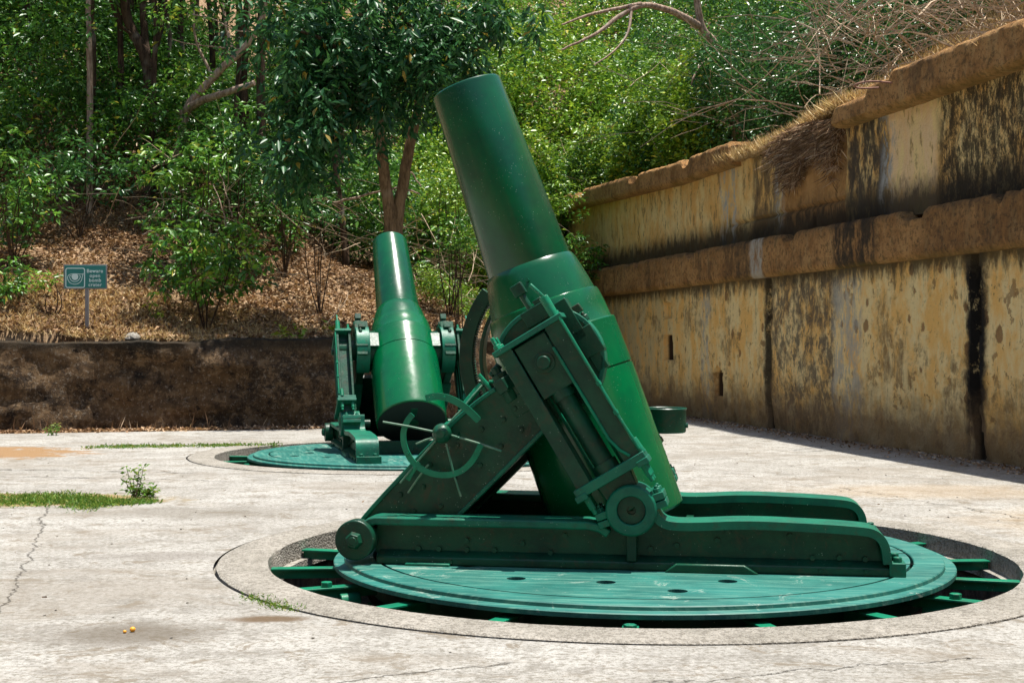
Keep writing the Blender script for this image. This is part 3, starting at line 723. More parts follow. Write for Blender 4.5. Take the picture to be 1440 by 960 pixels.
    prof = [(.155, .22), (.155, .005), (.16, .0), (.266, .0), (.274, .01), (.277, .03), (.328, 1.462), (.327, 1.468), (.337, 1.47), (.347, 1.482), (.362, 1.52), (.381, 1.60), (.403, 1.70), (.417, 1.782), (.424, 1.786), (.434, 1.79), (.441, 1.81),
            (.455, 1.90), (.466, 2.03), (.468, 2.034), (.484, 2.036), (.489, 2.045), (.497, 2.38), (.497, 2.40), (.486, 2.403), (.486, 2.412), (.499, 2.415), (.50, 2.44), (.508, 3.50), (.505, 3.53), (.495, 3.545), (.40, 3.55), (.39, 3.54), (.385, 3.50), (.01, 3.50)]
    b.lathe([(r, T - t) for r, t in prof], n=128)
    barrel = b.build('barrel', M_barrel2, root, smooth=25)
    barrel.location = (TR[0], 0, TR[1]); barrel.rotation_euler = (0, -(math.pi / 2 - R(elev_deg)), 0)
    b = MB(); b.lathe([(.001, T - .06), (.154, T - .06)], n=48); b.build('bore_plug', M_red, barrel)
    b = MB(); b.lathe([(.156, T + .002), (.215, T + .004)], n=64); b.build('muzzle_face', M_red, barrel)
    b = MB(); b.cyl((0, -.97, 0), (0, .97, 0), .155, n=40)
    for s in (-1, 1): b.cyl((0, s * .40, 0), (0, s * .56, 0), .29, n=48)
    b.box(-.3, .3, -.535, .535, -.16, .1)
    b.build('trunnion', M_cast, barrel, bevel=.008)
    b = MB()
    b.cyl((0, 0, T - 3.50), (0, 0, T - 3.53), .27, n=40); b.cyl((0, 0, T - 3.53), (0, 0, T - 3.58), .10, n=24); b.box(.16, .34, -.05, .05, T - 3.56, T - 3.50)
    b.build('breech_block', M_cast, barrel, bevel=.006)
    b = MB(); b.lathe([(.001, T - 3.552), (.47, T - 3.552), (.485, T - 3.548)], n=64); b.build('breech_face', M_dark, barrel)
    b = MB(); b.cyl((.0, -.38, T - 1.60), (.0, -.40, T - 1.60), .012, n=10); b.build('barrel_stud', M_bright, barrel)
    # elevating rack: toothed arc on the far side, in the mortar's own frame
    if wheel: build_rack(root)
    # round drip pan on the far side, beside the recoil frame
    b = MB(); b.lathe([(.001, .86), (.175, .86), (.182, .87), (.185, 1.05), (.192, 1.058), (.185, 1.065), (.177, 1.058), (.172, .88), (.001, .88)], Matrix.Translation((.105, .98, 0)), 48)
    b.box(-.12, .02, .95, 1.01, .88, .96); b.cyl((.285, .96, .92), (.305, .96, .92), .02, n=8)
    b.build('drip_pan', M_cast, root, smooth=30, split=True)
    if wheel: build_wheel(root)
    return root

def build_rack(root):
    b = MB(); a0, a1 = 142, 232; n = 60
    b.ribbon(arcp(TR[0], TR[1], .80, a0, a1, n)[::-1], -.11, .56, .66)
    for k in range(n):
        a = R(a0 + (a1 - a0) * (k + .5) / n)
        u, z = TR[0] + .805 * math.cos(a), TR[1] + .805 * math.sin(a)
        b.box(-.018, .018, .57, .65, -.008, .008, Matrix.Translation((u, 0, z)) @ Matrix.Rotation(-a, 4, 'Y'))
    b.ribbon(arcp(TR[0], TR[1], .71, a0, a1, n)[::-1], -.03, .53, .69)
    e1 = arcp(TR[0], TR[1], .76, a0, a1, 2)
    b.prism([(e1[0][0] - .03, e1[0][1] - .05), (e1[0][0] + .03, e1[0][1] + .06), (TR[0] - .18, TR[1] + .72), (TR[0] - .24, TR[1] + .58)], .42, .6)
    b.build('elevating_rack', M_cast, root, bevel=.004)

def build_wheel(root):
    W = Vector((-1.381, -.86, .956)); RW = .285
    b = MB(); b.cyl((W.x, -.60, W.z), (W.x, -.89, W.z), .035, n=20)
    b.lathe([(.001, .075), (.03, .07), (.042, .055), (.05, .05), (.065, .03), (.072, .0), (.065, -.03), (.05, -.05), (.04, -.1)], Matrix.Translation(W) @ Matrix.Rotation(R(90), 4, 'X'), 28)
    b.cyl((W.x + .06, -.70, W.z - .02), (W.x + .1, -.64, W.z - .03), .045, .06, 16)
    hub = b.build('handwheel_hub', M_cast, root)
    def rod(p, q, r=.0115, parent=hub):
        b_ = MB(); b_.tube([p, Vector(p).lerp(Vector(q), .5) + Vector((0, -.006, .004)), q], r, 10); return b_.build('spoke', M_spoke, parent)
    def off(dx, dz, v=0): return (W.x + dx / 200, W.y + v, W.z - dz / 200)       # offsets in px at this distance (200 px per metre)
    for (x0, y0), (x1, y1), v1 in (((-10, -2), (-85, -16), -.03), ((12, 2), (88, 23), -.06), ((6, 14), (17, 57), 0), ((17, 57), (26, 90), .03), ((-9, 10), (-62, 72), .02), ((-9, 5), (-37, 15), -.02),
                                   ((8, -12), (30, -36), .03), ((30, -36), (55, -68), .08), ((-20, 45), (-55, 88), .12)):
        rod(off(x0, y0), off(x1, y1, v1), .0075)
    def rim_arc(pts, name, w=.042):
        """bent flat strip: pts = (dx, dy, v)"""
        P = [Vector(off(x, y, v)) for x, y, v in pts]
        # smooth
        for _ in range(2):
            q = [P[0]]
            for a_, b_ in zip(P[:-1], P[1:]): q += [a_.lerp(b_, .25), a_.lerp(b_, .75)]
            q.append(P[-1]); P = q
        mb = MB(); n = len(P); vs_ = []
        for i, p in enumerate(P):
            d = (P[min(i + 1, n - 1)] - P[max(i - 1, 0)]).normalized()
            wd = Vector((0, 1, 0)).cross(d).normalized()
            k = 1 if 0 < i < n - 1 else .75
            for a_, c_ in ((-1, -1), (1, -1), (1, 1), (-1, 1)):
                vs_.append(p + wd * (w / 2 * a_ * k) + Vector((0, .007, 0)) * c_)
        fs_ = [(i * 4 + k, i * 4 + (k + 1) % 4, (i + 1) * 4 + (k + 1) % 4, (i + 1) * 4 + k) for i in range(n - 1) for k in range(4)]
        fs_ += [(3, 2, 1, 0), (4 * n - 4, 4 * n - 3, 4 * n - 2, 4 * n - 1)]
        mb.add(vs_, fs_)
        mb.cyl(P[n // 3] + Vector((0, -.004, 0)), P[n // 3] + Vector((0, -.02, 0)), .012, n=8)
        return mb.build(name, M_bright, hub, smooth=40)
    rim_arc([(-43, -27, 0), (-52, -16, 0), (-57, 0, 0), (-56, 18, .01), (-48, 36, .01), (-34, 50, 0), (-14, 58, 0), (8, 60, 0), (28, 54, 0), (44, 40, -.02), (54, 24, -.05), (59, 14, -.07)], 'broken_rim')
    rim_arc([(-20, -50, -.08), (-6, -54, -.07), (12, -51, -.05), (29, -42, -.03), (42, -30, 0), (53, -18, .02)], 'bent_rim_piece', .05)
    rim_arc([(-33, 42, 0), (-44, 54, .02), (-52, 68, .04)], 'loose_rim_end', .035)
    # latch lever and small rods above the arm
    b = MB()
    def P3(u, z, v=-.62): return (u, v, z)
    b.tube([P3(-1.16, 1.37), P3(-1.10, 1.30), P3(-1.06, 1.25), P3(-1.065, 1.19), P3(-1.11, 1.15), P3(-1.17, 1.13)], [.016, .018, .016, .012, .012, .014], 8)
    b.tube([P3(-1.14, 1.30), P3(-1.22, 1.20), P3(-1.28, 1.12)], [.022, .026, .03], 8)
    b.tube([P3(-1.08, 1.32), P3(-.93, 1.31)], .011, 8); b.tube([P3(-1.13, 1.15), P3(-1.08, 1.08)], .007, 6); b.tube([P3(-1.05, 1.16), P3(-.99, 1.09)], .007, 6)
    b.tube([P3(-1.39, 1.00, -.68), P3(-1.22, 1.09, -.68)], .022, 10); b.tube([P3(-1.2, 1.1, -.68), P3(-1.08, 1.15, -.68)], .016, 10); b.tube([P3(-1.05, 1.16, -.68), P3(-.97, 1.24, -.68)], .018, 10)
    b.build('latch_lever', M_bright, root, smooth=40, split=True)
    b = MB(); b.box(-1.1, -.86, -.60, -.30, 1.14, 1.32); b.box(-1.14, -1.06, -.58, -.2, 1.28, 1.31); b.build('latch_housing', M_cast, root, bevel=.008)

NEAR = build_mortar('coastal_mortar', (1.0, 10.4, 0), R(-9), 70.4, 'large green coastal mortar in the near pit, barrel leaning left, broken handwheel on its side', True)
FARM = build_mortar('coastal_mortar', (-1.48, 19.75, 0), R(-77), 49.8, 'green coastal mortar in the far pit, seen from behind, bright glint on its barrel', False)

# radial brackets between each turntable and its pit wall
for i, ((px_, py_), rot, lab) in enumerate(((PITS[0], 4, 'green iron base ring with radial brackets reaching the wall of the near pit'), (PITS[1], 9, 'green iron base ring with radial brackets reaching the wall of the far pit'))):
    root = empty('base_ring', (px_, py_, 0), R(rot), lab, 'base ring', 'iron base rings in the gun pits')
    b = MB(); b.lathe([(2.02, -.95), (2.02, -.26), (2.14, -.26), (2.14, -.32), (2.06, -.34), (2.06, -.95)], n=96); b.build('ring_wall', M_well, root)
    for k in range(18):
        b = MB(); M = Matrix.Rotation(R(k * 20), 4, 'Z')
        b.box(2.06, 2.735, -.05, .05, -.085, -.07, M); b.box(2.06, 2.735, -.01, .01, -.15, -.085, M); b.box(2.10, 2.125, -.01, .01, -.9, -.2, M)
        if k % 3 == 1: b.hexnut(M @ Vector((2.42, 0, -.07)), M @ Vector((2.42, 0, -.035)), .04)
        b.build('radial_bracket', M_bright, root, bevel=.003)
    for k in range(6):
        b = MB(); M = Matrix.Rotation(R(k * 60 + 21), 4, 'Z')
        b.cyl(M @ Vector((2.2, 0, -.17)), M @ Vector((2.34, 0, -.17)), .055, n=20); b.build('guide_roller', M_bright, root, bevel=.005)

# ------------------------------------------------------------------ big stained wall
Zt = 5.62
def wall_grid(s0, s1, z0, z1, ds, dz, fn, name, mat, parent, back=.5):
    """front sheet with relief plus top, ends and a back so that it is solid"""
    S = np.arange(s0, s1 + ds / 2, ds); Zs = np.linspace(z0, z1, int(round((z1 - z0) / dz)) + 1)
    GS, GZ_ = np.meshgrid(S, Zs); OFF, ZZ = fn(GS, GZ_)
    n_, m_ = len(S), len(Zs)
    v = np.stack([GS, OFF, ZZ], -1)
    topb = np.stack([S, np.full(n_, -back), ZZ[-1]], -1)[None]; botb = np.stack([S, np.full(n_, -back), ZZ[0]], -1)[None]
    v = np.concatenate([botb, v, topb], 0); m2 = m_ + 2
    id_ = np.arange(n_ * m2).reshape(m2, n_)
    f = np.stack([id_[:-1, :-1], id_[:-1, 1:], id_[1:, 1:], id_[1:, :-1]], -1).reshape(-1, 4)
    # ends
    vv = v.reshape(-1, 3); extra = []
    me = np_mesh(name, vv, f, mat, True)
    bm = bmesh.new(); bm.from_mesh(me); bm.verts.ensure_lookup_table()
    for c in (0, n_ - 1):
        ring = [bm.verts[int(id_[r, c])] for r in range(m2)]
        try: bm.faces.new(ring if c else ring[::-1])
        except Exception: pass
    bmesh.ops.recalc_face_normals(bm, faces=bm.faces); bm.to_mesh(me); bm.free()
    me.shade_smooth(); me.set_sharp_from_angle(angle=R(38))
    o = link(name, me, None, parent); return o
wall = empty('concrete_wall', (W0.x, W0.y, 0), math.atan2(WD.y, WD.x), 'tall yellow and brown stained concrete wall with dark belt, along the right side of the yard', 'wall')
# local +y must point out of the face: direction WD rotated +90deg is (.9766,.2149) = -WN, so outwards is -y
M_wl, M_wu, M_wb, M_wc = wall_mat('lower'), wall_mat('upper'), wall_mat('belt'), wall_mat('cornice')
def rough(S, Z, a, sc, sd=0): return a * fbm(S * sc, Z * sc, sd, 5)
def f_lower(S, Z):
    o = rough(S, Z, .035, 1.6) + rough(S, Z, .02, 7, 3)
    def niche(s0, s1, z0, z1, dep, arch=False):
        inside = (S > s0) & (S < s1) & (Z > z0) & (Z < z1)
        if arch:
            cs = (s0 + s1) / 2; r = (s1 - s0) / 2
            inside = (S > s0) & (S < s1) & (Z > z0) & ((Z < z1 - r) | (np.hypot(S - cs, Z - (z1 - r)) < r))
        return np.where(inside, -dep, 0)
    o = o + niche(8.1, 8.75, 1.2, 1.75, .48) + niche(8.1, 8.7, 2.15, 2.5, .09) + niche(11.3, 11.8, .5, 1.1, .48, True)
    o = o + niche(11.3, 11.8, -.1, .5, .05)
    wob = .06 * fbm(Z * 1.4, Z * 0, 5)
    o = o + np.where(np.abs(S - 14.2 - wob) < .07, -.14, 0) + np.where(np.abs(S - 21.3 - wob) < .10, -.13, 0)
    # spalled foot
    o = o - .10 * np.clip(1 - Z / .9, 0, 1) * (fbm(S * 2.2, Z * 2.2, 6) + .4)
    # shell pocks
    g = np.random.default_rng(5)
    for _ in range(150):
        cs = g.uniform(9, 23) if _ < 60 else g.uniform(17, 23); cz = g.uniform(.5, 2.7); r = g.uniform(.03, .09)
        d = np.hypot((S - cs), (Z - cz)) / r; o = o - .03 * np.clip(1 - d * d, 0, 1)
    return -(o), Z
def f_upper(S, Z):
    o = -.12 + rough(S, Z, .04, 1.5, 1) + rough(S, Z, .025, 6, 2)
    o = o + np.where((S > 14.3) & (S < 17.3), .05 - .06 * np.clip(Z - 4.2, 0, 2), 0)
    o = o + np.where(np.abs(S - 16.1) < .06, -.08, 0) + np.where(S > 17.3, .08, 0)
    o = o + np.where((np.abs(Z - 4.0) < .03) & (S > 12) & (S < 17.3), -.06, 0)
    Z2 = Z.copy(); top = Z > 5.3
    sink = np.where((S > 12.4) & (S < 17.35), .12 + .25 * (fbm(S * .9, S * 0, 4) + .5) + .2 * np.sin((S - 12.4) / 4.95 * math.pi), 0)
    return -(o), np.where(Z > 4.2, 4.2 + (Z - 4.2) * (1 - sink / 1.4), Z)
def f_belt(S, Z):
    t = (Z - 2.82) / (3.56 - 2.82)
    o = .17 + rough(S, Z, .018, 1.8, 3) + rough(S, Z, .016, 8, 4)
    o = np.where(t < .1, o - (.1 - t) * .6, o)
    chip = np.clip(fbm(S * .9, S * 0, 2) * 9 - 2.2, 0, .8) + .08 * np.clip(fbm(S * 6, S * 0, 3) + .3, 0, 1)
    o = np.where(t > .93, o - (t - .93) * (.5 + chip * 2.2), o)
    z = Z - np.where(t > .5, (t - .5) / .5 * chip * .15, 0)
    return -(o), z
def f_corn(S, Z):
    t = (Z - 5.12) / .5
    o = .14 + rough(S, Z, .022, 1.4, 5) + rough(S, Z, .02, 7, 6) + np.where(S > 17, .1, 0)
    o = np.where(t < .12, o - (.12 - t) * .7, o)
    chip = np.clip(fbm(S * .8, S * 0, 6) * 9 - 2., 0, 1) + .08 * np.clip(fbm(S * 6, S * 0, 3) + .3, 0, 1)
    o = np.where(t > .88, o - (t - .88) * (.6 + chip * 2), o)
    z = Z + .30 * np.clip((9 - S) / 9, 0, 1) - np.where(t > .5, (t - .5) / .5 * chip * .2, 0) + np.where((S > 19.3) & (t > .4), .09, 0) - np.where((S > 17) & (S < 18.6) & (t > .4), .14, 0)
    return -(o), z
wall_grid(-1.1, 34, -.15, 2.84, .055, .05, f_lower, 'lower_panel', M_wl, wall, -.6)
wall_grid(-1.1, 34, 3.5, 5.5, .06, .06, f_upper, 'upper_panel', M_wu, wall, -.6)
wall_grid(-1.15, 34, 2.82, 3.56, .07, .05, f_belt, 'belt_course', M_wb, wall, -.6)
wall_grid(-1.15, 12.5, 5.12, 5.62, .07, .05, f_corn, 'cornice', M_wc, wall, -.75)
wall_grid(17.35, 34, 5.12, 5.62, .07, .05, f_corn, 'cornice', M_wc, wall, -.75)

# low crumbling retaining wall along the back and left
def low_wall():
    P = [Vector(p) for p in Lw] + [Vector((1.9, 39.6))]
    seglen = [(b - a).length for a, b in zip(P[:-1], P[1:])]; tot = sum(seglen)
    n_ = int(tot / .09); zs = np.concatenate([np.linspace(-.1, 1.66, 26), [1.70, 1.705]]); outs = []
    S = np.linspace(0, tot - .01, n_); pts = []; nrm = []
    for s_ in S:
        q = s_; k = 0
        while k < len(seglen) - 1 and q > seglen[k]: q -= seglen[k]; k += 1
        d = (P[k + 1] - P[k]).normalized(); pts.append(P[k] + d * q); nrm.append(Vector((d.y, -d.x)))
    # smooth normals
    pa = np.array([(p.x, p.y) for p in pts]); na = np.array([(p.x, p.y) for p in nrm])
    for _ in range(12): na[1:-1] = (na[:-2] + na[1:-1] + na[2:]) / 3
    V_ = []
    for j, z in enumerate(zs):
        off = .08 * fbm(S * .8, np.full(n_, z * .9), 1) * 2 + .09 * fbm(S * 2.6, np.full(n_, z * 3.4), 4) + .16 * (1 - z / 1.7) * (fbm(S * .5, np.full(n_, z), 5) + .6)
        ledge = .16 * np.clip(fbm(S * .35 + 4, np.full(n_, z * 1.2), 7) * 3, 0, 1)
        back = 0
        o = off + ledge
        if j == len(zs) - 2: o = o - .10
        if j == len(zs) - 1: o = np.full(n_, -.85)
        zz = np.full(n_, z) - np.where(z > 1.2, (z - 1.2) / .5 * (.10 * np.clip(fbm(S * .7, S * 0, 3) + .3, 0, 1) + .04 * fbm(S * 3.7, S * 0, 5)), 0)
        V_.append(np.stack([pa[:, 0] + na[:, 0] * o, pa[:, 1] + na[:, 1] * o, zz], -1))
    V_ = np.stack(V_); m2 = len(zs); id_ = np.arange(n_ * m2).reshape(m2, n_)
    f = np.stack([id_[:-1, :-1], id_[:-1, 1:], id_[1:, 1:], id_[1:, :-1]], -1).reshape(-1, 4)
    me = np_mesh('retaining_wall', V_.reshape(-1, 3), f, M_rock, True); me.set_sharp_from_angle(angle=R(50))
    return link('retaining_wall', me, None)
tag(low_wall(), 'low dark brown crumbling retaining wall behind the yard, below the sign', 'wall')

# ------------------------------------------------------------------ sign
def build_sign():
    Y = 26.15; base = at(122, 470, Y); zb = float(terr(base.x, Y)) - .1
    root = empty('warning_sign', (base.x, Y, zb), 0, 'green warning sign on a grey post reading Beware open bomb crater', 'sign')
    m_g = NM('sign_green'); mg = m_g.fin(m_g.mix(m_g.noise(9, 6), (.01, .155, .14), (.015, .19, .17)), .45)
    m_p = NM('sign_post_grey'); mp = m_p.fin(m_p.mix(m_p.noise(14, 6), (.13, .13, .14), (.25, .24, .24)), .6)
    m_w = NM('sign_white'); mw = m_w.fin((.55, .70, .68), .5)
    W_, H_ = 61 / F * Y, 34.5 / F * Y; z0 = at(0, 406.5, Y).z - zb
    pz = z0 + H_
    b = MB(); b.box(-.033, .033, -.01, .05, 0, pz - .03); b.build('post', mp, root, bevel=.005)
    xo = at(120.5, 0, Y).x - base.x
    b = MB(); b.box(xo - W_ / 2, xo + W_ / 2, -.03, -.01, z0, pz); b.build('frame', mp, root, bevel=.004)
    b = MB(); b.box(xo - W_ / 2 + .022, xo + W_ / 2 - .022, -.036, -.028, z0 + .022, pz - .022); pl = b.build('panel', mg, root, bevel=.002)
    # pictogram: rounded square, contour lines, disc
    k = Y / F
    def q(px, py): return (at(px, 0, Y).x - base.x, at(0, py, Y).z - zb)
    def strip(pts, wd, closed=False, y=-.040):
        mb = MB(); pts = [Vector(p) for p in pts]; n = len(pts)
        vs_ = []
        for i, p in enumerate(pts):
            a = pts[(i - 1) % n] if closed or i > 0 else p; c = pts[(i + 1) % n] if closed or i < n - 1 else p
            d = (c - a).normalized(); nn = Vector((-d.y, d.x)) * wd / 2
            for s_ in (1, -1): vs_.append((p.x + nn.x * s_, y, p.y + nn.y * s_))
            for s_ in (1, -1): vs_.append((p.x + nn.x * s_, y + .005, p.y + nn.y * s_))
        m_ = n if closed else n - 1; fs_ = []
        for i in range(m_):
            a = i * 4; c = ((i + 1) % n) * 4
            fs_ += [(a, c, c + 1, a + 1), (a + 1, c + 1, c + 3, a + 3), (a, a + 2, c + 2, c)]
        mb.add(vs_, fs_); return mb
    x0, y0, x1, y1 = 93.5, 377.3, 119.8, 404.2; r_ = 2.6; rs = []
    for cx_, cy_, a0 in ((x1 - r_, y0 + r_, 0), (x0 + r_, y0 + r_, 90), (x0 + r_, y1 - r_, 180), (x1 - r_, y1 - r_, 270)):
        for i in range(6):
            a = R(a0 + 90 * i / 5); rs.append(q(cx_ + r_ * math.cos(a), cy_ - r_ * math.sin(a)))
    strip(rs, .018, True).build('border_line', mw, pl, smooth=0)
    for pts in ([(95.5, 390), (97.5, 386.5), (101, 385.5), (105, 385), (112, 385.3), (116, 386), (118.5, 384.5)],
                [(95.5, 390), (97, 395), (100, 398.5), (106, 400), (112, 398.5), (115.8, 394), (116.5, 389), (118, 385)],
                [(98.5, 389), (100, 387.5), (103, 387.5)], [(98.5, 389), (100.5, 394), (105, 396.5), (110, 395.5), (113.5, 391), (114, 388), (111.5, 387)]):
        strip(sm([q(*p) for p in pts], 2), .012).build('contour_line', mw, pl, smooth=0)
    c = q(106.3, 389.3); b = MB(); b.cyl((c[0], -.041, c[1]), (c[0], -.034, c[1]), .063, n=28); b.build('crater_dot', mw, pl)
    for t_, px, py, sx in (('Beware', 134.2, 383.4, 1), ('open', 134.4, 389.9, 1), ('bomb', 134.6, 396.4, 1), ('crater', 134.6, 402.6, 1)):
        cu = bpy.data.curves.new('lettering', 'FONT'); cu.body = t_; cu.size = .095; cu.align_x = 'CENTER'; cu.offset = .0014; cu.extrude = .002; cu.space_character = 1.08
        tmp = bpy.data.objects.new('lettering', cu); C.objects.link(tmp)
        bpy.context.view_layer.update()
        me = bpy.data.meshes.new_from_object(tmp); bpy.data.objects.remove(tmp)
        o = link('lettering', me, mw, pl); p = q(px, py); o.location = (p[0], -.0405, p[1] - .0); o.rotation_euler = (R(90), 0, 0)
build_sign()

# ------------------------------------------------------------------ vegetation
def leaf_arrays(P, D, N, L, Wd, fold=.25):
    """P base, D direction, N normal-ish; returns verts/faces of folded 4-point leaves"""
    D = D / np.linalg.norm(D, axis=1, keepdims=True); Sd = np.cross(D, N); Sd /= np.linalg.norm(Sd, axis=1, keepdims=True) + 1e-9
    Nn = np.cross(Sd, D); L = L[:, None]; Wd = Wd[:, None]
    mid = P + D * L * .45
    a = P; b = mid + Sd * Wd * .5 + Nn * Wd * fold; c = P + D * L - Nn * L * .08; d = mid - Sd * Wd * .5 + Nn * Wd * fold
    V_ = np.stack([a, b, c, d], 1).reshape(-1, 3); n = len(P); i = np.arange(n) * 4
    Fa = np.stack([np.stack([i, i + 1, i + 2], -1), np.stack([i, i + 2, i + 3], -1)], 1).reshape(-1, 3)
    return V_, Fa
class Leaves:
    def __init__(s): s.V = []; s.F = []; s.T = []; s.n = 0
    def add(s, V_, Fa, tint):
        s.V.append(V_); s.F.append(Fa + s.n); s.T.append(np.repeat(tint, 2)); s.n += len(V_)
    def clump(s, ctrs, rad, per, L, W, droop=.3, flat=.7, tshift=0):
        """ctrs (K,3): each gets `per` leaves around it, radiating outward"""
        K = len(ctrs); n = K * per
        if n == 0: return
        u = rng.normal(size=(n, 3)); u /= np.linalg.norm(u, axis=1, keepdims=True)
        r = rng.random(n) ** .6
        rad = np.broadcast_to(rad, (K,)); base = np.repeat(ctrs, per, 0)
        off = u * (r * np.repeat(rad, per))[:, None]; off[:, 2] *= flat
        D = u + rng.normal(size=(n, 3)) * .5; D[:, 2] = D[:, 2] * .5 - droop
        N = rng.normal(size=(n, 3)) * .55; N[:, 2] += 1
        Ls = L * rng.uniform(.6, 1.25, n); V_, Fa = leaf_arrays(base + off, D, N, Ls, Ls * W)
        t = np.clip(np.repeat(rng.random(K), per) * .5 + rng.random(n) * .5 + tshift, 0, 1)
        t = np.where(rng.random(n) < .02, 1.0, t * .93)
        s.add(V_, Fa, t)
    def build(s, name, mat, parent=None):
        me = np_mesh(name, np.concatenate(s.V), np.concatenate(s.F), mat, False, np.concatenate(s.T))
        return link(name, me, None, parent)

def ground_pts(n, x0, x1, Y0, Y1):
    """random terrain points whose picture column lies in [x0,x1] px at distance Y0..Y1"""
    Y = rng.uniform(Y0, Y1, n); X = (rng.uniform(x0, x1, n) - 720) / F * Y
    return X, Y
def cluster_bushes(lv, X, Y, hmin, hmax, rad, dens, per, L, W, droop=.3, tshift=0, minz=None, flat=.7):
    """each point becomes a bush: leaf clumps in an ellipsoid above the ground"""
    Z = terr(X, Y); K = len(X)
    h = rng.uniform(hmin, hmax, K); r = rad * rng.uniform(.7, 1.3, K)
    kk = dens; idx_ = np.repeat(np.arange(K), kk); n = len(idx_)
    u = rng.normal(size=(n, 3)); u /= np.linalg.norm(u, axis=1, keepdims=True); q = rng.random(n) ** .35
    c = np.stack([X[idx_] + u[:, 0] * q * r[idx_], Y[idx_] + u[:, 1] * q * r[idx_], Z[idx_] + h[idx_] * (.5 + .5 * u[:, 2] * q)], -1)
    lv.clump(c, rad * .22, per, L, W, droop, flat, tshift)

def stem_mb(b, P, r0, r1, wob=.0, n=7, k=8):
    """wobbly tapered limb through control points"""
    P = [Vector(p) for p in P]
    for _ in range(2):
        q = [P[0]]
        for a_, b_ in zip(P[:-1], P[1:]): q += [a_.lerp(b_, .25), a_.lerp(b_, .75)]
        q.append(P[-1]); P = q
    m_ = len(P); P = [p + Vector((random.uniform(-wob, wob), random.uniform(-wob, wob), random.uniform(-wob, wob))) if 0 < i < m_ - 1 else p for i, p in enumerate(P)]
    b.tube(P, [r0 + (r1 - r0) * i / (m_ - 1) for i in range(m_)], n)
    return P

def tgt(px, py, Y): return at(px, py, Y)
def gz(x, y): return float(terr(x, y))

# -- undergrowth masses that nobody could count
def layer_veg(lv, n, x0, x1, Y0_, Y1_, h, per, L, W, droop=.2, r=.3, t=0, base=.25, seed=0, gap=-9., lump=1.6):
    """leaf clumps through a lumpy layer of growth that follows the slope"""
    X, Y = ground_pts(n, x0, x1, Y0_, Y1_); k = (d_low(X, Y) > .6) | ((d_wall(X, Y) > .9) & (s_wall(X, Y) > 0))
    k &= fbm(X * .45, Y * .45, seed + 1) > gap; X, Y = X[k], Y[k]
    m_ = max(8, int((x1 - x0) / F * (Y1_ + Y0_) / 2 * (Y1_ - Y0_) / lump ** 2 * 1.6)); bx_, by_ = ground_pts(m_, x0 - 20, x1 + 20, Y0_, Y1_); br = rng.uniform(.6, 1.5, m_) * lump * .8; bh = rng.uniform(.35, 1.0, m_)
    H_ = np.full(len(X), base)
    for a_, b_, c_, d_ in zip(bx_, by_, br, bh):
        q = 1 - ((X - a_) ** 2 + (Y - b_) ** 2) / c_ ** 2; H_ = np.maximum(H_, np.sqrt(np.clip(q, 0, 1)) * d_)
    c = np.stack([X, Y, terr(X, Y) + .1 + H_ * h * rng.random(len(X)) ** .45], -1)
    lv.clump(c, r, per, L, W, droop, .75, t)
lv = Leaves()
layer_veg(lv, 3500, 380, 640, 33, 56, 3.4, 10, .19, .42, .3, gap=-.5, seed=5)
layer_veg(lv, 10500, -60, 420, 31.2, 50, 3.2, 9, .17, .42, .35, gap=-.32)
layer_veg(lv, 450, -60, 60, 28.8, 31.5, 1.6, 10, .15, .42, .3, gap=.0)
layer_veg(lv, 1500, 380, 600, 33.2, 43, 2.6, 9, .15, .42, .3, gap=-.3)
layer_veg(lv, 160, 200, 380, 29.6, 31.5, 1.2, 10, .15, .42, .3, gap=.0)
o = lv.build('forest_undergrowth', L_mid); tag(o, 'dense broad-leaved green undergrowth filling the slope on the left', 'undergrowth', kind='stuff')
lv = Leaves()
layer_veg(lv, 9000, 590, 960, 33.5, 54, 3.0, 11, .155, .5, .1, .28, seed=2, gap=-.45, lump=1.6, base=.0)
layer_veg(lv, 250, 590, 680, 30.4, 33, .8, 12, .09, .5, .1, .22, seed=3, gap=-.1, lump=1.0)
layer_veg(lv, 4200, 560, 1150, 50, 78, 5.0, 13, .24, .5, .1, .6, seed=9, lump=2.4)
layer_veg(lv, 2600, 560, 900, 44, 64, 3.4, 13, .17, .5, .1, .45, seed=3, t=.15, lump=1.8)
layer_veg(lv, 7500, 690, 1010, 33, 46, 4.0, 11, .165, .5, .1, .28, seed=7, t=.1, lump=1.7, base=.0)
o = lv.build('bright_scrub', L_bright); tag(o, 'sunlit yellow-green small-leaved scrub covering the slope above the leaning barrel', 'scrub', kind='stuff')
lv = Leaves()
layer_veg(lv, 2600, 760, 1060, 35.5, 46, 2.8, 12, .14, .45, .15, .28, seed=4)
layer_veg(lv, 3000, 880, 1300, 44, 66, 4.2, 13, .17, .45, .2, .45, seed=8, lump=2)
layer_veg(lv, 8500, 980, 1320, 30, 50, 3.8, 12, .14, .45, .2, .28, seed=5, gap=-.35)
layer_veg(lv, 4500, 1200, 1500, 27, 50, 3.0, 12, .12, .45, .2, .28, seed=6, gap=-.2)
o = lv.build('dark_scrub', L_deep); tag(o, 'deep green scrub hanging over the top of the stained wall', 'scrub', kind='stuff')

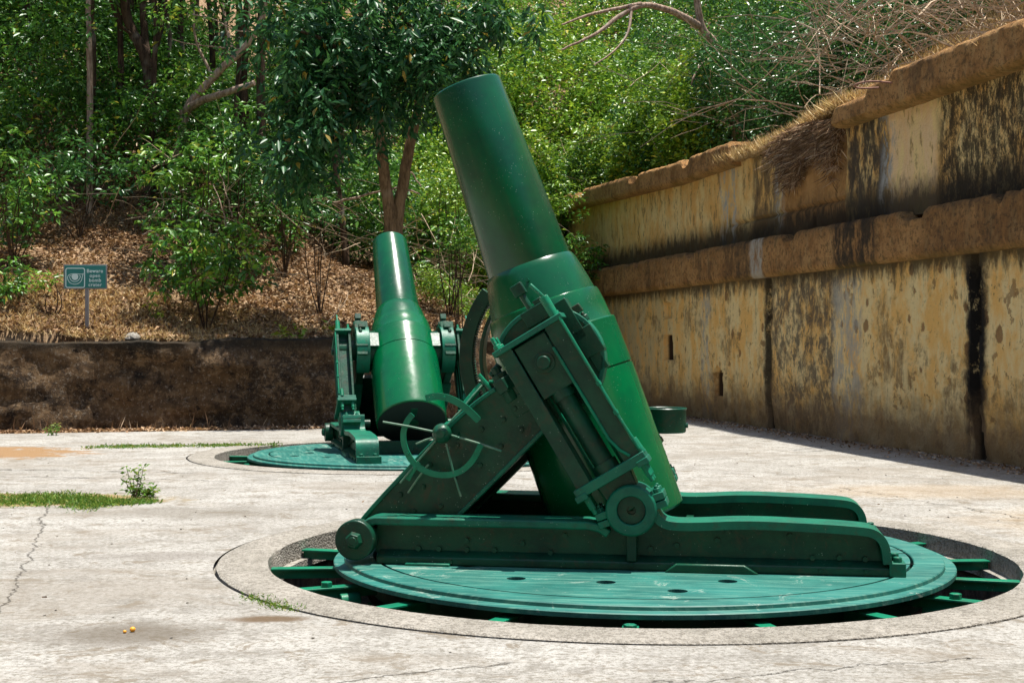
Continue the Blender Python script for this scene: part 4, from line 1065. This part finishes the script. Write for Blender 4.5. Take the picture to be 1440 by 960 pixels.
# -- forest canopy above and behind, with unseen crowns added to shade the slope
lv = Leaves(); b = MB()
X, Y = ground_pts(175, -600, 500, 32.3, 54)
for x, y in zip(X, Y):
    z = gz(x, y); H_ = random.uniform(5, 10); r_ = random.uniform(1.7, 2.8)
    stem_mb(b, [(x, y, z - .2), (x + random.uniform(-.4, .4), y + random.uniform(-.3, .3), z + H_ * .5), (x + random.uniform(-.8, .8), y, z + H_)], random.uniform(.07, .14), .04, .04, 6)
    n = 34; u = rng.normal(size=(n, 3)); u /= np.linalg.norm(u, axis=1, keepdims=True)
    c = np.array([x, y, z + H_]) + u * np.array([r_, r_, r_ * .7]) * (rng.random(n)[:, None] ** .4)
    lv.clump(c, .6, 22, .20, .42, .4)
X, Y = ground_pts(30, 480, 1500, 42, 60); X9, Y9 = ground_pts(26, 840, 1130, 35, 46); X = np.concatenate([X, X9]); Y = np.concatenate([Y, Y9])  # the second set are crowns added above the view to shade the scrub
for x, y in zip(X, Y):
    z = gz(x, y); H_ = random.uniform(5.5, 8); r_ = random.uniform(1.5, 2.3)
    n = 26; u = rng.normal(size=(n, 3)); u /= np.linalg.norm(u, axis=1, keepdims=True)
    c = np.array([x, y, z + H_]) + u * np.array([r_, r_, r_ * .7]) * (rng.random(n)[:, None] ** .4)
    lv.clump(c, .5, 16, .15, .45, .3)
o = lv.build('forest_and_shade_crowns', L_mid); tag(o, 'leafy forest canopy closing over the slope, with unseen crowns added for shade', 'forest', kind='stuff')
o = b.build('forest_stems', M_barkd, smooth=60, fix=False); tag(o, 'thin dark stems standing in the forest shade', 'forest', kind='stuff')

# -- the wooded banks that close the yard behind the camera
lv = Leaves(); n = 620
a_ = rng.uniform(0, 1, n); X = np.where(a_ < .62, rng.uniform(-30, 22, n), rng.uniform(-32, -17.5, n)); Y = np.where(a_ < .62, rng.uniform(-24, -7.5, n), rng.uniform(-8, 22, n))
for x, y in zip(X, Y):
    z = gz(x, y); m_ = 9; u = rng.normal(size=(m_, 3)); u /= np.linalg.norm(u, axis=1, keepdims=True)
    lv.clump(np.array([x, y, z + random.uniform(.8, 6.5)]) + u * np.array([1.3, 1.3, 1.2]), .8, 9, .42, .5, .3)
o = lv.build('forest_bank', L_deep); tag(o, 'dense green forest on the banks around the rest of the yard', 'forest', kind='stuff')

# -- trees and shrubs one can tell apart
def tree(name, label, cat, limbs, leaves, bark, leafm, group=None):
    """limbs: list of (points, r0, r1); leaves: list of dicts of clump centres"""
    p0 = Vector(limbs[0][0][0])
    root = empty(name, tuple(p0), 0, label, cat, group)
    for i, (P, r0, r1) in enumerate(limbs):
        b = MB(); stem_mb(b, [Vector(p) - p0 for p in P], r0, r1, r0 * .10, 9 if r0 > .05 else 6)
        b.build('trunk' if i == 0 or r0 > .1 else 'branch', bark, root, smooth=60, fix=False)
    if leaves:
        lv = Leaves()
        for d in leaves: lv.clump(np.asarray(d['c']) - np.array(p0)[None], d.get('r', .4), d.get('per', 14), d.get('L', .18), d.get('W', .42), d.get('droop', .3), d.get('flat', .7), d.get('t', 0))
        lv.build('crown', leafm, root)
    return root
def blob(px, py, Y, rx, ry, rz, n, shell=.4):
    c = np.array(at(px, py, Y)); u = rng.normal(size=(n, 3)); u /= np.linalg.norm(u, axis=1, keepdims=True)
    return c + u * np.array([rx, ry, rz]) * (rng.random(n)[:, None] ** shell)

# the twin-trunked tree behind the far mortar
Yt = 28.6; bp = at(550, 335, Yt); bp.z = gz(bp.x, Yt) - .1
fork = at(551, 322, Yt)
limbs = [([bp, fork, at(541, 250, 28.4), at(535, 190, 28.2), at(527, 140, 28), at(515, 60, 27.6), at(500, -60, 27.2)], .145, .08),
         ([bp + Vector((.1, .05, 0)), at(556, 318, Yt), at(566, 260, 28.6), at(578, 195, 28.7), at(592, 140, 28.7), at(610, 40, 28.6), at(630, -80, 28.4)], .145, .08),
         ([at(533, 165, 28.1), at(490, 130, 27.4), at(440, 120, 26.8), at(395, 150, 26.5)], .06, .02),
         ([at(523, 120, 27.9), at(470, 60, 27), at(410, 40, 26.2)], .06, .02),
         ([at(590, 130, 28.7), at(640, 90, 28), at(700, 50, 27.4)], .05, .02),
         ([at(600, 60, 28.6), at(560, 20, 27.2), at(545, -20, 26.6)], .05, .02)]
cl = []
def drape(px, py, Y, w_, h_, n):
    """hanging strands of long drooping leaves"""
    for _ in range(int(n * .60)):
        x = px + random.gauss(0, .6) * w_; y = py + random.gauss(0, .55) * h_ * .7; yy = Y + random.uniform(-1., 1.)
        p = np.array(at(x, y, yy)); ln = random.uniform(.15, .75); m_ = int(ln / .10)
        cl.append(p[None] + np.stack([rng.normal(0, .05, m_), rng.normal(0, .05, m_), -np.linspace(0, ln, m_)], -1))
for a in ((560, 60, 26.9, 110, 90, 95), (440, 60, 26.4, 80, 80, 62), (410, 170, 26.2, 45, 70, 40), (470, 140, 26.8, 60, 60, 40), (575, 120, 27.2, 45, 50, 30), (620, 60, 27.4, 40, 70, 30), (690, 20, 27.6, 60, 40, 32), (430, 215, 26.4, 40, 50, 22), (530, -60, 27, 200, 80, 90), (480, 20, 27.3, 120, 60, 50), (395, 230, 26.1, 20, 40, 8), (540, 85, 27.8, 60, 60, 40), (450, 110, 27.4, 60, 60, 36)): drape(*a)
cc = np.concatenate(cl)
tree('drooping_leaf_tree', 'twin-trunked tree with dark crown of long drooping leaves, behind the far mortar', 'tree', limbs,
     [dict(c=cc, r=.24, per=9, L=.24, W=.36, droop=.6, flat=1.0)], M_bark, L_dark)

# forest trees on the left
Y0 = 33.0
def foot(px, Y):
    x = (px - 720) / F * Y; return Vector((x, Y, gz(x, Y) - .1))
tree('bent_tree', 'dark leaning tree with a bent forking trunk, in the forest at the left', 'tree',
     [([foot(214, 33), at(212, 150, 33), at(208, 85, 33), at(192, 55, 33), at(178, 30, 33), at(172, -60, 33)], .17, .10),
      ([at(206, 80, 33), at(203, 40, 33.2), at(200, 10, 33.2), at(204, -60, 33.4)], .11, .06),
      ([at(190, 52, 33), at(165, 35, 32.6), at(150, -20, 32.2)], .05, .03), ([at(210, 100, 33), at(226, 50, 33), at(236, -20, 33.5)], .06, .04)],
     [dict(c=blob(150, -50, 32.4, 2.2, 1.5, 1.0, 50), r=.5, per=16, L=.2), dict(c=blob(150, 20, 33.8, 1.2, .8, .9, 16), r=.5, per=14, L=.2)], M_barkd, L_mid)
tree('slim_tree', 'slim pale straight tree trunk among leaves, left of the bent tree', 'tree',
     [([foot(126, 31.8), at(127, 100, 31.8), at(124, 30, 31.8), at(126, -50, 31.8)], .085, .05)],
     [dict(c=blob(110, -40, 31.8, 1.6, 1.2, .9, 40), r=.45, per=15, L=.2), dict(c=blob(60, 60, 31.6, 1.2, .8, .9, 22), r=.45, per=15, L=.19), dict(c=blob(95, 30, 31.2, .9, .5, .6, 12), r=.45, per=15, L=.19)], M_barkl, L_mid)
tree('leaning_limb_tree', 'tree with pale mossy limbs leaning right, above the green bushes at the left', 'tree',
     [([foot(240, 32.6), at(256, 160, 32.4), at(290, 118, 32.2), at(330, 80, 32), at(365, 45, 31.8), at(378, -20, 31.6)], .13, .05),
      ([at(256, 160, 32.4), at(280, 142, 32), at(320, 130, 31.6), at(358, 117, 31.3)], .11, .06),
      ([at(330, 80, 32), at(318, 40, 32.2), at(310, -20, 32.4)], .05, .03), ([at(300, 110, 32.2), at(270, 50, 32.2), at(275, -10, 32.4)], .045, .02),
      ([at(345, 62, 32), at(352, 20, 32), at(348, -30, 32)], .04, .02), ([at(365, 45, 31.8), at(330, 45, 31.6), at(300, 25, 31.4), at(262, 20, 31.4)], .02, .01), ([at(340, 70, 31.9), at(300, 66, 31.8), at(262, 62, 31.8), at(240, 55, 31.8)], .02, .01)],
     [dict(c=blob(255, 110, 31.2, .6, .4, .3, 9), r=.35, per=16, L=.17, t=.2), dict(c=blob(250, 25, 31.4, .8, .5, .4, 8), r=.35, per=14, L=.17, t=.3), dict(c=blob(330, -30, 31.6, 1.4, 1, .6, 20), r=.45, per=14, L=.18)], M_barkl, L_mid)
tree('dark_straight_tree', 'dark straight trunk between the leaning limbs and the drooping crown', 'tree',
     [([foot(368, 32.6), at(367, 110, 32.6), at(366, 40, 32.6), at(372, -60, 32.6)], .12, .08)],
     [dict(c=blob(375, -50, 32.6, 1.5, 1.2, .8, 30), r=.5, per=14, L=.18)], M_barkd, L_mid)
# arching bare-limbed tree at the right
tree('arching_tree', 'bare-limbed tree with an arching pale branch reaching left over the bright scrub', 'tree',
     [([foot(1040, 34.5), at(1030, 130, 34), at(1018, 78, 33.6), at(998, 55, 33.4), at(982, 30, 33.2), at(978, -40, 33)], .15, .07),
      ([at(982, 36, 33.2), at(958, 22, 32.8), at(930, 10, 32.5), at(902, 6, 32.2), at(870, 22, 32), at(850, 40, 31.8), at(828, 54, 31.6), at(790, 70, 31.4)], .10, .02),
      ([at(902, 6, 32.2), at(868, 12, 32), at(830, 20, 31.8), at(790, 35, 31.6)], .055, .02),
      ([at(888, 14, 32.1), at(884, 50, 31.8), at(862, 75, 31.5), at(835, 92, 31.3)], .04, .015),
      ([at(1018, 78, 33.6), at(1000, 84, 33), at(985, 92, 32.6)], .09, .05),
      ([at(985, 92, 32.6), at(975, 108, 32.4), at(972, 120, 32.4)], .03, .015)],
     [dict(c=blob(990, -30, 33.4, 2.4, 1.6, 1.0, 50), r=.45, per=20, L=.12, W=.45), dict(c=blob(1010, 20, 34.4, 1.2, .8, 1.0, 26), r=.4, per=20, L=.11, W=.45)], M_barkl, L_deep)

def shrub(label, px, py, Y, rx, rz, n, leafm, L=.16, per=14, droop=.3, stems=5, ry=None, t=0, W=.42, name='leafy_shrub', layers=None):
    f = foot(px, Y); c = at(px, py, Y); limbs = []
    tops = blob(px, py, Y, rx * .7, (ry or rx) * .6, rz * .7, stems)
    for p in tops: limbs.append(([f, f.lerp(Vector(p), .5) + Vector((random.uniform(-.25, .25), 0, -.05)), Vector(p)], .018, .006))
    cen = blob(px, py, Y, rx, (ry or rx * .8), rz, n, .45)
    cen[:, 2] = np.maximum(cen[:, 2], terr(cen[:, 0], cen[:, 1]) + .08)
    return tree(name, label, 'shrub', limbs, [dict(c=cen, r=.22, per=per, L=L, W=W, droop=droop, t=t, flat=.45)], M_barkd, leafm)
shrub('big bright green bush on the slope, right of the green sign', 290, 366, 27.4, 1.35, .85, 105, L_mid, .18, 15, .35, 7, t=.12)
shrub('green bush above the big bush, its branches spreading to the left', 262, 235, 28.9, 1.3, .75, 62, L_mid, .18, 15, .3, 8, t=.12)
shrub('light green leaning bush left of the drooping crown', 330, 195, 29.6, .9, .9, 40, L_mid, .17, 15, .3, 6)
shrub('low green bush at the left edge beside the sign', 12, 400, 26.6, .75, .6, 34, L_mid, .15, 15, .2, 6, t=.1)
shrub('tall green bush at the left edge above the sign', 20, 270, 28.5, 1.0, 1.3, 60, L_mid, .18, 15, .3, 7)
shrub('small yellow-green sprig just left of the sign post', 73, 395, 26.4, .14, .25, 6, L_bright, .13, 10, .1, 3, name='small_sprig')
shrub('round small-leaved bush right of the twin trunks', 632, 255, 30.4, .75, .9, 60, L_bright, .10, 20, .1, 5, W=.5)
shrub('small-leaved bush at the foot of the leaning barrel', 650, 330, 29.2, .5, .55, 34, L_mid, .10, 20, .1, 5, W=.5, t=.1)
shrub('dark leafy bush at the far end of the stained wall', 815, 360, 36.5, .6, 1.3, 46, L_mid, .16, 16, .2, 5)
shrub('pale green bush poking over the far end of the wall', 782, 285, 37.5, .8, .9, 40, L_bright, .13, 18, .1, 5)
shrub('dark bush on the slope under the drooping crown', 400, 255, 30.2, 1.3, .6, 46, L_deep, .14, 15, .3, 6)
shrub('shaded thin bush on the leaf litter left of the twin trunks', 450, 300, 29.0, .7, .35, 18, L_deep, .12, 12, .2, 5)
shrub('low dark bush between the two left edge bushes and the forest', 110, 235, 30.2, 1.3, .8, 50, L_deep, .16, 15, .3, 6)

# seedlings on the leaf litter
for px, py, Y, lab in ((107, 358, 27.4, 'seedling above the sign'), (418, 430, 26.7, 'yellowish seedling low on the litter slope'), (398, 428, 26.9, 'small seedling right of the big bush'), (470, 402, 27.2, 'tiny seedling left of the far barrel'), (215, 400, 27.2, 'thin sprig at the left foot of the big bush'), (468, 455, 26.6, 'low seedling left of the far recoil frame')):
    f = foot(px, Y)
    lv_c = np.array(f)[None] + rng.normal(0, .07, (5, 3)) + np.array([0, 0, .28])
    tree('seedling', lab, 'plant', [([f, f + Vector((.02, 0, .3))], .008, .004)], [dict(c=lv_c, r=.1, per=7, L=.12, W=.4, droop=.2, t=.25)], M_barkd, L_bright)

# -- dry brush: tangles of thin pale sticks
def sticks(name, label, specs, mat=M_stick, kind='stuff'):
    b = MB()
    for n, x0, x1, Y0_, Y1_, h, L_, r_ in specs:
        X, Y = ground_pts(n, x0, x1, Y0_, Y1_)
        kk_ = (d_low(X, Y) > .3) | (d_wall(X, Y) > 1.0); X, Y = X[kk_], Y[kk_]
        for x, y in zip(X, Y):
            z = gz(x, y) + random.uniform(.1, h); a = random.uniform(0, 2 * math.pi); l = L_ * random.uniform(.5, 1.4)
            up = random.uniform(-.35, .8); d = Vector((math.cos(a), math.sin(a) * .7, up)).normalized()
            p = Vector((x, y, z)); P = [p]; bend = Vector((random.uniform(-.5, .5), random.uniform(-.5, .5), random.uniform(-.7, .1)))
            for k in range(5): d = (d + bend * .25 + Vector((random.gauss(0, .12), random.gauss(0, .12), random.gauss(0, .12)))).normalized(); p = p + d * l / 5; P.append(p)
            rr = r_ * random.uniform(.6, 1.5); b.tube(P, [rr * (1 - .14 * i) for i in range(6)], 4, False)
            if random.random() < .6:
                q = P[2]; d2 = (d + Vector((random.uniform(-1, 1), random.uniform(-1, 1), random.uniform(-.3, 1)))).normalized()
                b.tube([q, q + d2 * l * .2, q + d2 * l * .4 + Vector((0, 0, random.uniform(-.1, .1)))], [rr * .6, rr * .45, rr * .3], 4, False)
    o = b.build(name, mat, smooth=0, fix=False); tag(o, label, 'dry brush', kind=kind); return o
sticks('dry_brush', 'tangle of pale dry branches and vines above the right end of the wall',
       [(750, 1150, 1500, 20, 34, 2.4, 1.8, .012), (220, 1000, 1250, 29, 38, 2.4, 2.0, .013), (110, 1120, 1480, 21, 30, 2.4, 2.8, .018)])
sticks('dry_vines', 'thin dry vines and twigs mixed into the sunlit scrub', [(240, 690, 1000, 34, 48, 3.4, 2.2, .011), (120, 560, 720, 29, 36, 1.5, 1.4, .010), (160, 150, 600, 28, 36, 2.2, 1.8, .010)])
# dead branches lying on the litter slope
b = MB()
for P, r in (([at(470, 285, 29), at(510, 276, 28.8), at(560, 262, 28.6), at(590, 272, 28.6)], .03), ([at(560, 255, 28.9), at(576, 238, 29), at(592, 262, 29)], .025), ([at(200, 330, 28.3), at(214, 322, 28.3), at(226, 340, 28.2)], .02), ([at(318, 322, 28), at(312, 290, 28), at(300, 258, 28.2)], .018), ([at(326, 305, 28), at(318, 270, 28), at(308, 240, 28.3)], .015)):
    stem_mb(b, P, r, r * .5, .02, 6)
o = b.build('fallen_branch', M_barkl, smooth=60, fix=False); tag(o, 'few pale dead branches lying on the brown leaf litter', 'branches', kind='stuff')

# -- leaf litter and dry grass
def litter(name, label, n, region, L=.085, lift=.02, mat=L_dry):
    X, Y = region(n); Z = terr(X, Y); n = len(X)
    P = np.stack([X, Y, Z + rng.random(n) * lift * 2 + .01], -1)
    D = rng.normal(size=(n, 3)); D[:, 2] = np.abs(D[:, 2]) * .35; N = rng.normal(size=(n, 3)) * .5; N[:, 2] += 1
    Ls = L * rng.uniform(.5, 1.5, n); V_, Fa = leaf_arrays(P, D, N, Ls, Ls * .55, .35)
    lv = Leaves(); lv.add(V_, Fa, np.clip(rng.random(n) * .75 + fbm(X * .5, Y * .5, 1) * .35 + .12, 0, 1)); o = lv.build(name, mat); tag(o, label, 'leaf litter', kind='stuff'); return o
def reg_slope(n):
    X, Y = ground_pts(n, -20, 860, 24.6, 36); k = d_low(X, Y) > .25 + .3 * (rng.random(n) < .8); return X[k], Y[k]
litter('leaf_litter', 'brown fallen leaves covering the slope above the low wall', 80000, reg_slope)
def reg_foot(n):
    t = rng.random(n) * 30; i = rng.uniform(-22, 1.0, n); Y = np.interp(i, [p[0] for p in Lw], [p[1] for p in Lw]); off = -np.abs(rng.normal(0, .28, n)) - .1
    return i, Y + off
litter('wall_foot_litter', 'dead leaves gathered along the foot of the low dark wall', 6000, reg_foot, .07, .02)
def reg_foot2(n):
    s_ = rng.uniform(2, 30, n); d_ = np.abs(rng.normal(0, .28, n)) + .02
    return W0.x + WD.x * s_ + WN.x * (d_ + .05), W0.y + WD.y * s_ + WN.y * (d_ + .05)
litter('big_wall_litter', 'dead leaves and crumbs gathered along the foot of the tall stained wall', 3500, reg_foot2, .045, .015)
def straw(name, label, X, Y, Z, h, mat=L_straw, per=9, lean=.5, w=.012, cat='dry grass', hang=0, kind='stuff', parent=None, off=None):
    n = len(X) * per; base = np.repeat(np.stack([X, Y, Z], -1), per, 0) + rng.normal(0, .05, (n, 3)) * np.array([1, 1, .2])
    D = rng.normal(size=(n, 3)) * lean; D[:, 2] = 1 - hang * 2
    if off is not None: D += off
    N = rng.normal(size=(n, 3)); Ls = h * rng.uniform(.4, 1.3, n); V_, Fa = leaf_arrays(base, D, N, Ls, np.full(n, w) * rng.uniform(.6, 1.4, n), .1)
    lv = Leaves(); lv.add(V_, Fa, rng.random(n)); o = lv.build(name, mat, parent)
    if parent is None: tag(o, label, cat, kind=kind)
    return o
X, Y = ground_pts(3200, 0, 560, 25.4, 28.2); k = (d_low(X, Y) > .3) & (fbm(X * .6, Y * .6, 3) > -.08); X, Y = X[k], Y[k]
straw('dry_grass', 'short dry straw grass on the sunny bank around the sign', X, Y, terr(X, Y), .14, lean=1.1)
s_ = np.concatenate([rng.uniform(11.5, 30, 4200), rng.uniform(11.8, 17.6, 5200)]); d_ = np.abs(rng.normal(0, .8, 9400)) - .05; X = W0.x + WD.x * s_ - WN.x * d_; Y = W0.y + WD.y * s_ - WN.y * d_
Z = np.maximum(terr(X, Y), 5.3) + np.where(s_ > 17.4, .15, -.10 + .25 * np.clip((s_ - 15) / 2, 0, 1))
X2, Y2 = ground_pts(9000, 1040, 1500, 17, 34); k = (d_wall(X2, Y2) > .4) & (fbm(X2 * .5, Y2 * .5, 2) > -.2); X2, Y2 = X2[k], Y2[k]
X = np.concatenate([X, X2]); Y = np.concatenate([Y, Y2]); Z = np.concatenate([Z, np.maximum(terr(X2, Y2), 5.3)])
straw('wall_top_grass', 'golden dry grass growing along the broken top of the tall wall', X, Y, Z, .28, per=7, lean=.7)
# mat of dry grass hanging over the wall where the cornice is missing
s_ = np.clip(rng.normal(15.9, .62, 1100), 14.4, 17.15); X = W0.x + WD.x * s_ + WN.x * .02; Y = W0.y + WD.y * s_ + WN.y * .02; Z = 5.32 + .1 * np.sin((s_ - 14.6) / 2.5 * 3.1) - rng.random(1100) ** 2.2 * (.75 + .5 * fbm(s_ * 2.2, s_ * 0, 3))
straw('hanging_dry_grass', 'grey-brown mat of dry roots and grass hanging over the broken wall top', X, Y, Z, .26, mat=L_dry, per=12, lean=.75, w=.009, hang=.75, off=np.array([WN.x * .1 + WD.x * -.5, WN.y * .1 + WD.y * -.5, 0]))
# weeds along the low wall's foot
X = rng.uniform(-10, -2, 22); Yw = np.interp(X, [p[0] for p in Lw], [p[1] for p in Lw]) - rng.uniform(.25, .6, 22)
straw('wall_foot_weeds', 'thin dry weeds standing along the foot of the low dark wall', X, Yw, np.zeros(22), .28, mat=L_dry, per=3, lean=.35, w=.014, cat='weeds')

# -- green growth on the pavement
n = 1900; X = rng.uniform(-5.7, -3.60, n); yc = 13.75 + (X + 3.7) * -.10; Y = yc + rng.normal(0, .24, n) * (.35 + .65 * (X < -4.0)) + .25 * fbm(X * 1.7, X * 0, 5); k = (fbm(X * 2.5, Y * 2.5, 2) > -.12); X, Y = X[k], Y[k]
straw('grass_patch', 'low green grass patch growing in the cracked pavement at the left', X, Y, np.zeros(len(X)), .05, L_grass, per=8, lean=1.3, w=.011, cat='grass')
n = 300; X = rng.uniform(-6.5, -3.6, n); Y = 20.9 + (X + 6.6) * .18 + rng.normal(0, .12, n); k = fbm(X * 1.3, Y * 1.3, 4) > .08; X, Y = X[k], Y[k]
straw('grass_strip', 'thin broken strip of green grass in the joint near the low wall', X, Y, np.zeros(len(X)), .05, L_grass, per=8, lean=1, w=.014, cat='grass')
n = 60; a = rng.uniform(R(214), R(224), n); X = .94 + 3.125 * np.cos(a); Y = 10.38 + 3.125 * np.sin(a)
straw('moss_tuft', 'small green moss tuft in the joint of the near pit kerb', X, Y, np.zeros(n), .03, L_grass, per=8, lean=1.2, w=.008, cat='moss')
def weed(px, py, h, lab, bushy):
    Y = F * EYE / (py - HZ); x = (px - 720) / F * Y; p = Vector((x, Y, 0)); limbs = []; cs = []
    for i in range(bushy):
        a = random.uniform(0, 6.28); q = p + Vector((math.cos(a) * .11, math.sin(a) * .11, h * random.uniform(.45, 1)))
        limbs.append(([p, p.lerp(q, .5) + Vector((random.uniform(-.02, .02), 0, .03)), q], .006, .002))
        for t in (.35, .55, .75, .95): cs.append(p.lerp(q, t))
    tree('weed', lab, 'plant', limbs, [dict(c=np.array([tuple(c) for c in cs]), r=.05, per=7, L=.055, W=.5, droop=.0, t=.1)], M_barkd, L_grass)
weed(190, 702, .34, 'leafy green weed standing at the right end of the grass patch', 5)
weed(205, 698, .13, 'low bushy weed right beside the tall weed on the pavement', 6)
weed(73, 612, .22, 'pale weed near the low wall at the left', 4)

# small stones and crumbs
b = MB()
def stone(x, y, z, r):
    n = 6; vs_ = []; M = Matrix.Rotation(random.uniform(0, 6), 4, 'Z')
    b.lathe([(.01, r * .55), (r * .6, r * .45), (r, 0), (r * .7, -r * .3)], Matrix.Translation((x, y, z)) @ M @ Matrix.Scale(random.uniform(.6, 1), 4, (1, 0, 0)), 6)
for _ in range(260):
    x = random.uniform(-9, 7); y = random.uniform(6, 24)
    if min(math.hypot(x - p[0], y - p[1]) for p in PITS) < 3.2 or float(d_wall(x, y)) > -.3: continue
    stone(x, y, 0.0, random.uniform(.006, .018))
for _ in range(160):
    s_ = random.uniform(3, 28); d_ = abs(random.gauss(0, .3)) + .1
    stone(W0.x + WD.x * s_ + WN.x * d_, W0.y + WD.y * s_ + WN.y * d_, 0, random.uniform(.012, .04))
o = b.build('stone_crumbs', M_agg, smooth=40); tag(o, 'small stone crumbs scattered over the concrete yard', 'stones', kind='stuff')
# two orange fruits on the stain
m_o = NM('orange_peel'); mo = m_o.fin((.75, .33, .02), .5)
for dx, r_, lab in ((-.014, .010, 'small orange fruit on the dark stain, left one'), (.02, .016, 'small orange fruit on the dark stain, right one')):
    p = at(180, 889, F * EYE / (889 - HZ)); b = MB(); b.lathe([(.0005, r_ * .9), (r_ * .55, r_ * .8), (r_ * .95, r_ * .3), (r_, 0), (r_ * .9, -r_ * .4), (r_ * .4, -r_ * .85), (.0005, -r_ * .9)], n=16)
    o = b.build('fruit', mo, smooth=80); o.location = (p.x + dx, p.y + dx, r_ * .9); tag(o, lab, 'fruit', 'orange fruits on the stain')
# grey stones on the litter
for px, py, Y, r_, lab in ((188, 464, 26.0, .16, 'grey stone in the leaf litter right of the sign'), (251, 458, 26.0, .2, 'grey stone below the big bush'), (215, 468, 25.6, .1, 'pale stone on the edge of the low wall')):
    f = foot(px, Y); b = MB(); b.lathe([(.01, r_ * .6), (r_ * .5, r_ * .55), (r_ * .9, r_ * .25), (r_, -.02), (r_ * .8, -r_ * .3)], n=9); b.v = [(x + random.uniform(-.2, .2) * r_, y + random.uniform(-.2, .2) * r_, z + random.uniform(-.1, .1) * r_) for x, y, z in b.v]
    o = b.build('stone', M_agg, smooth=50); o.location = (f.x, f.y, f.z + .1 + r_ * .2); tag(o, lab, 'stone')
# loop of rusty reinforcing bar sticking out of the broken cornice
m_r = NM('rusty_bar'); mr = m_r.fin(m_r.mix(m_r.noise(30), (.16, .06, .04), (.30, .16, .11)), .8)
b = MB(); Yr = 20.6
stem_mb(b, [at(1285, 122, 20.7), at(1250, 116, 20.5), at(1222, 114, 20.4), at(1205, 118, 20.4), at(1200, 122, 20.5), at(1210, 125, 20.7), at(1245, 123, 21.0)], .016, .014, .0, 8)
o = b.build('reinforcing_bar', mr, smooth=60, fix=False); tag(o, 'bent rusty reinforcing bar looping out of the broken top of the tall wall', 'steel bar')

def reg_yard(n):
    X = rng.uniform(-7, 6, n); Y = rng.uniform(6.2, 23, n)
    k = np.ones(n, bool)
    for p in PITS: k &= np.hypot(X - p[0], Y - p[1]) > 2.8
    k &= (d_wall(X, Y) < -.3); return X[k], Y[k]
litter('scattered_leaves', 'few small dry leaves blown over the concrete yard', 420, reg_yard, .035, .003)
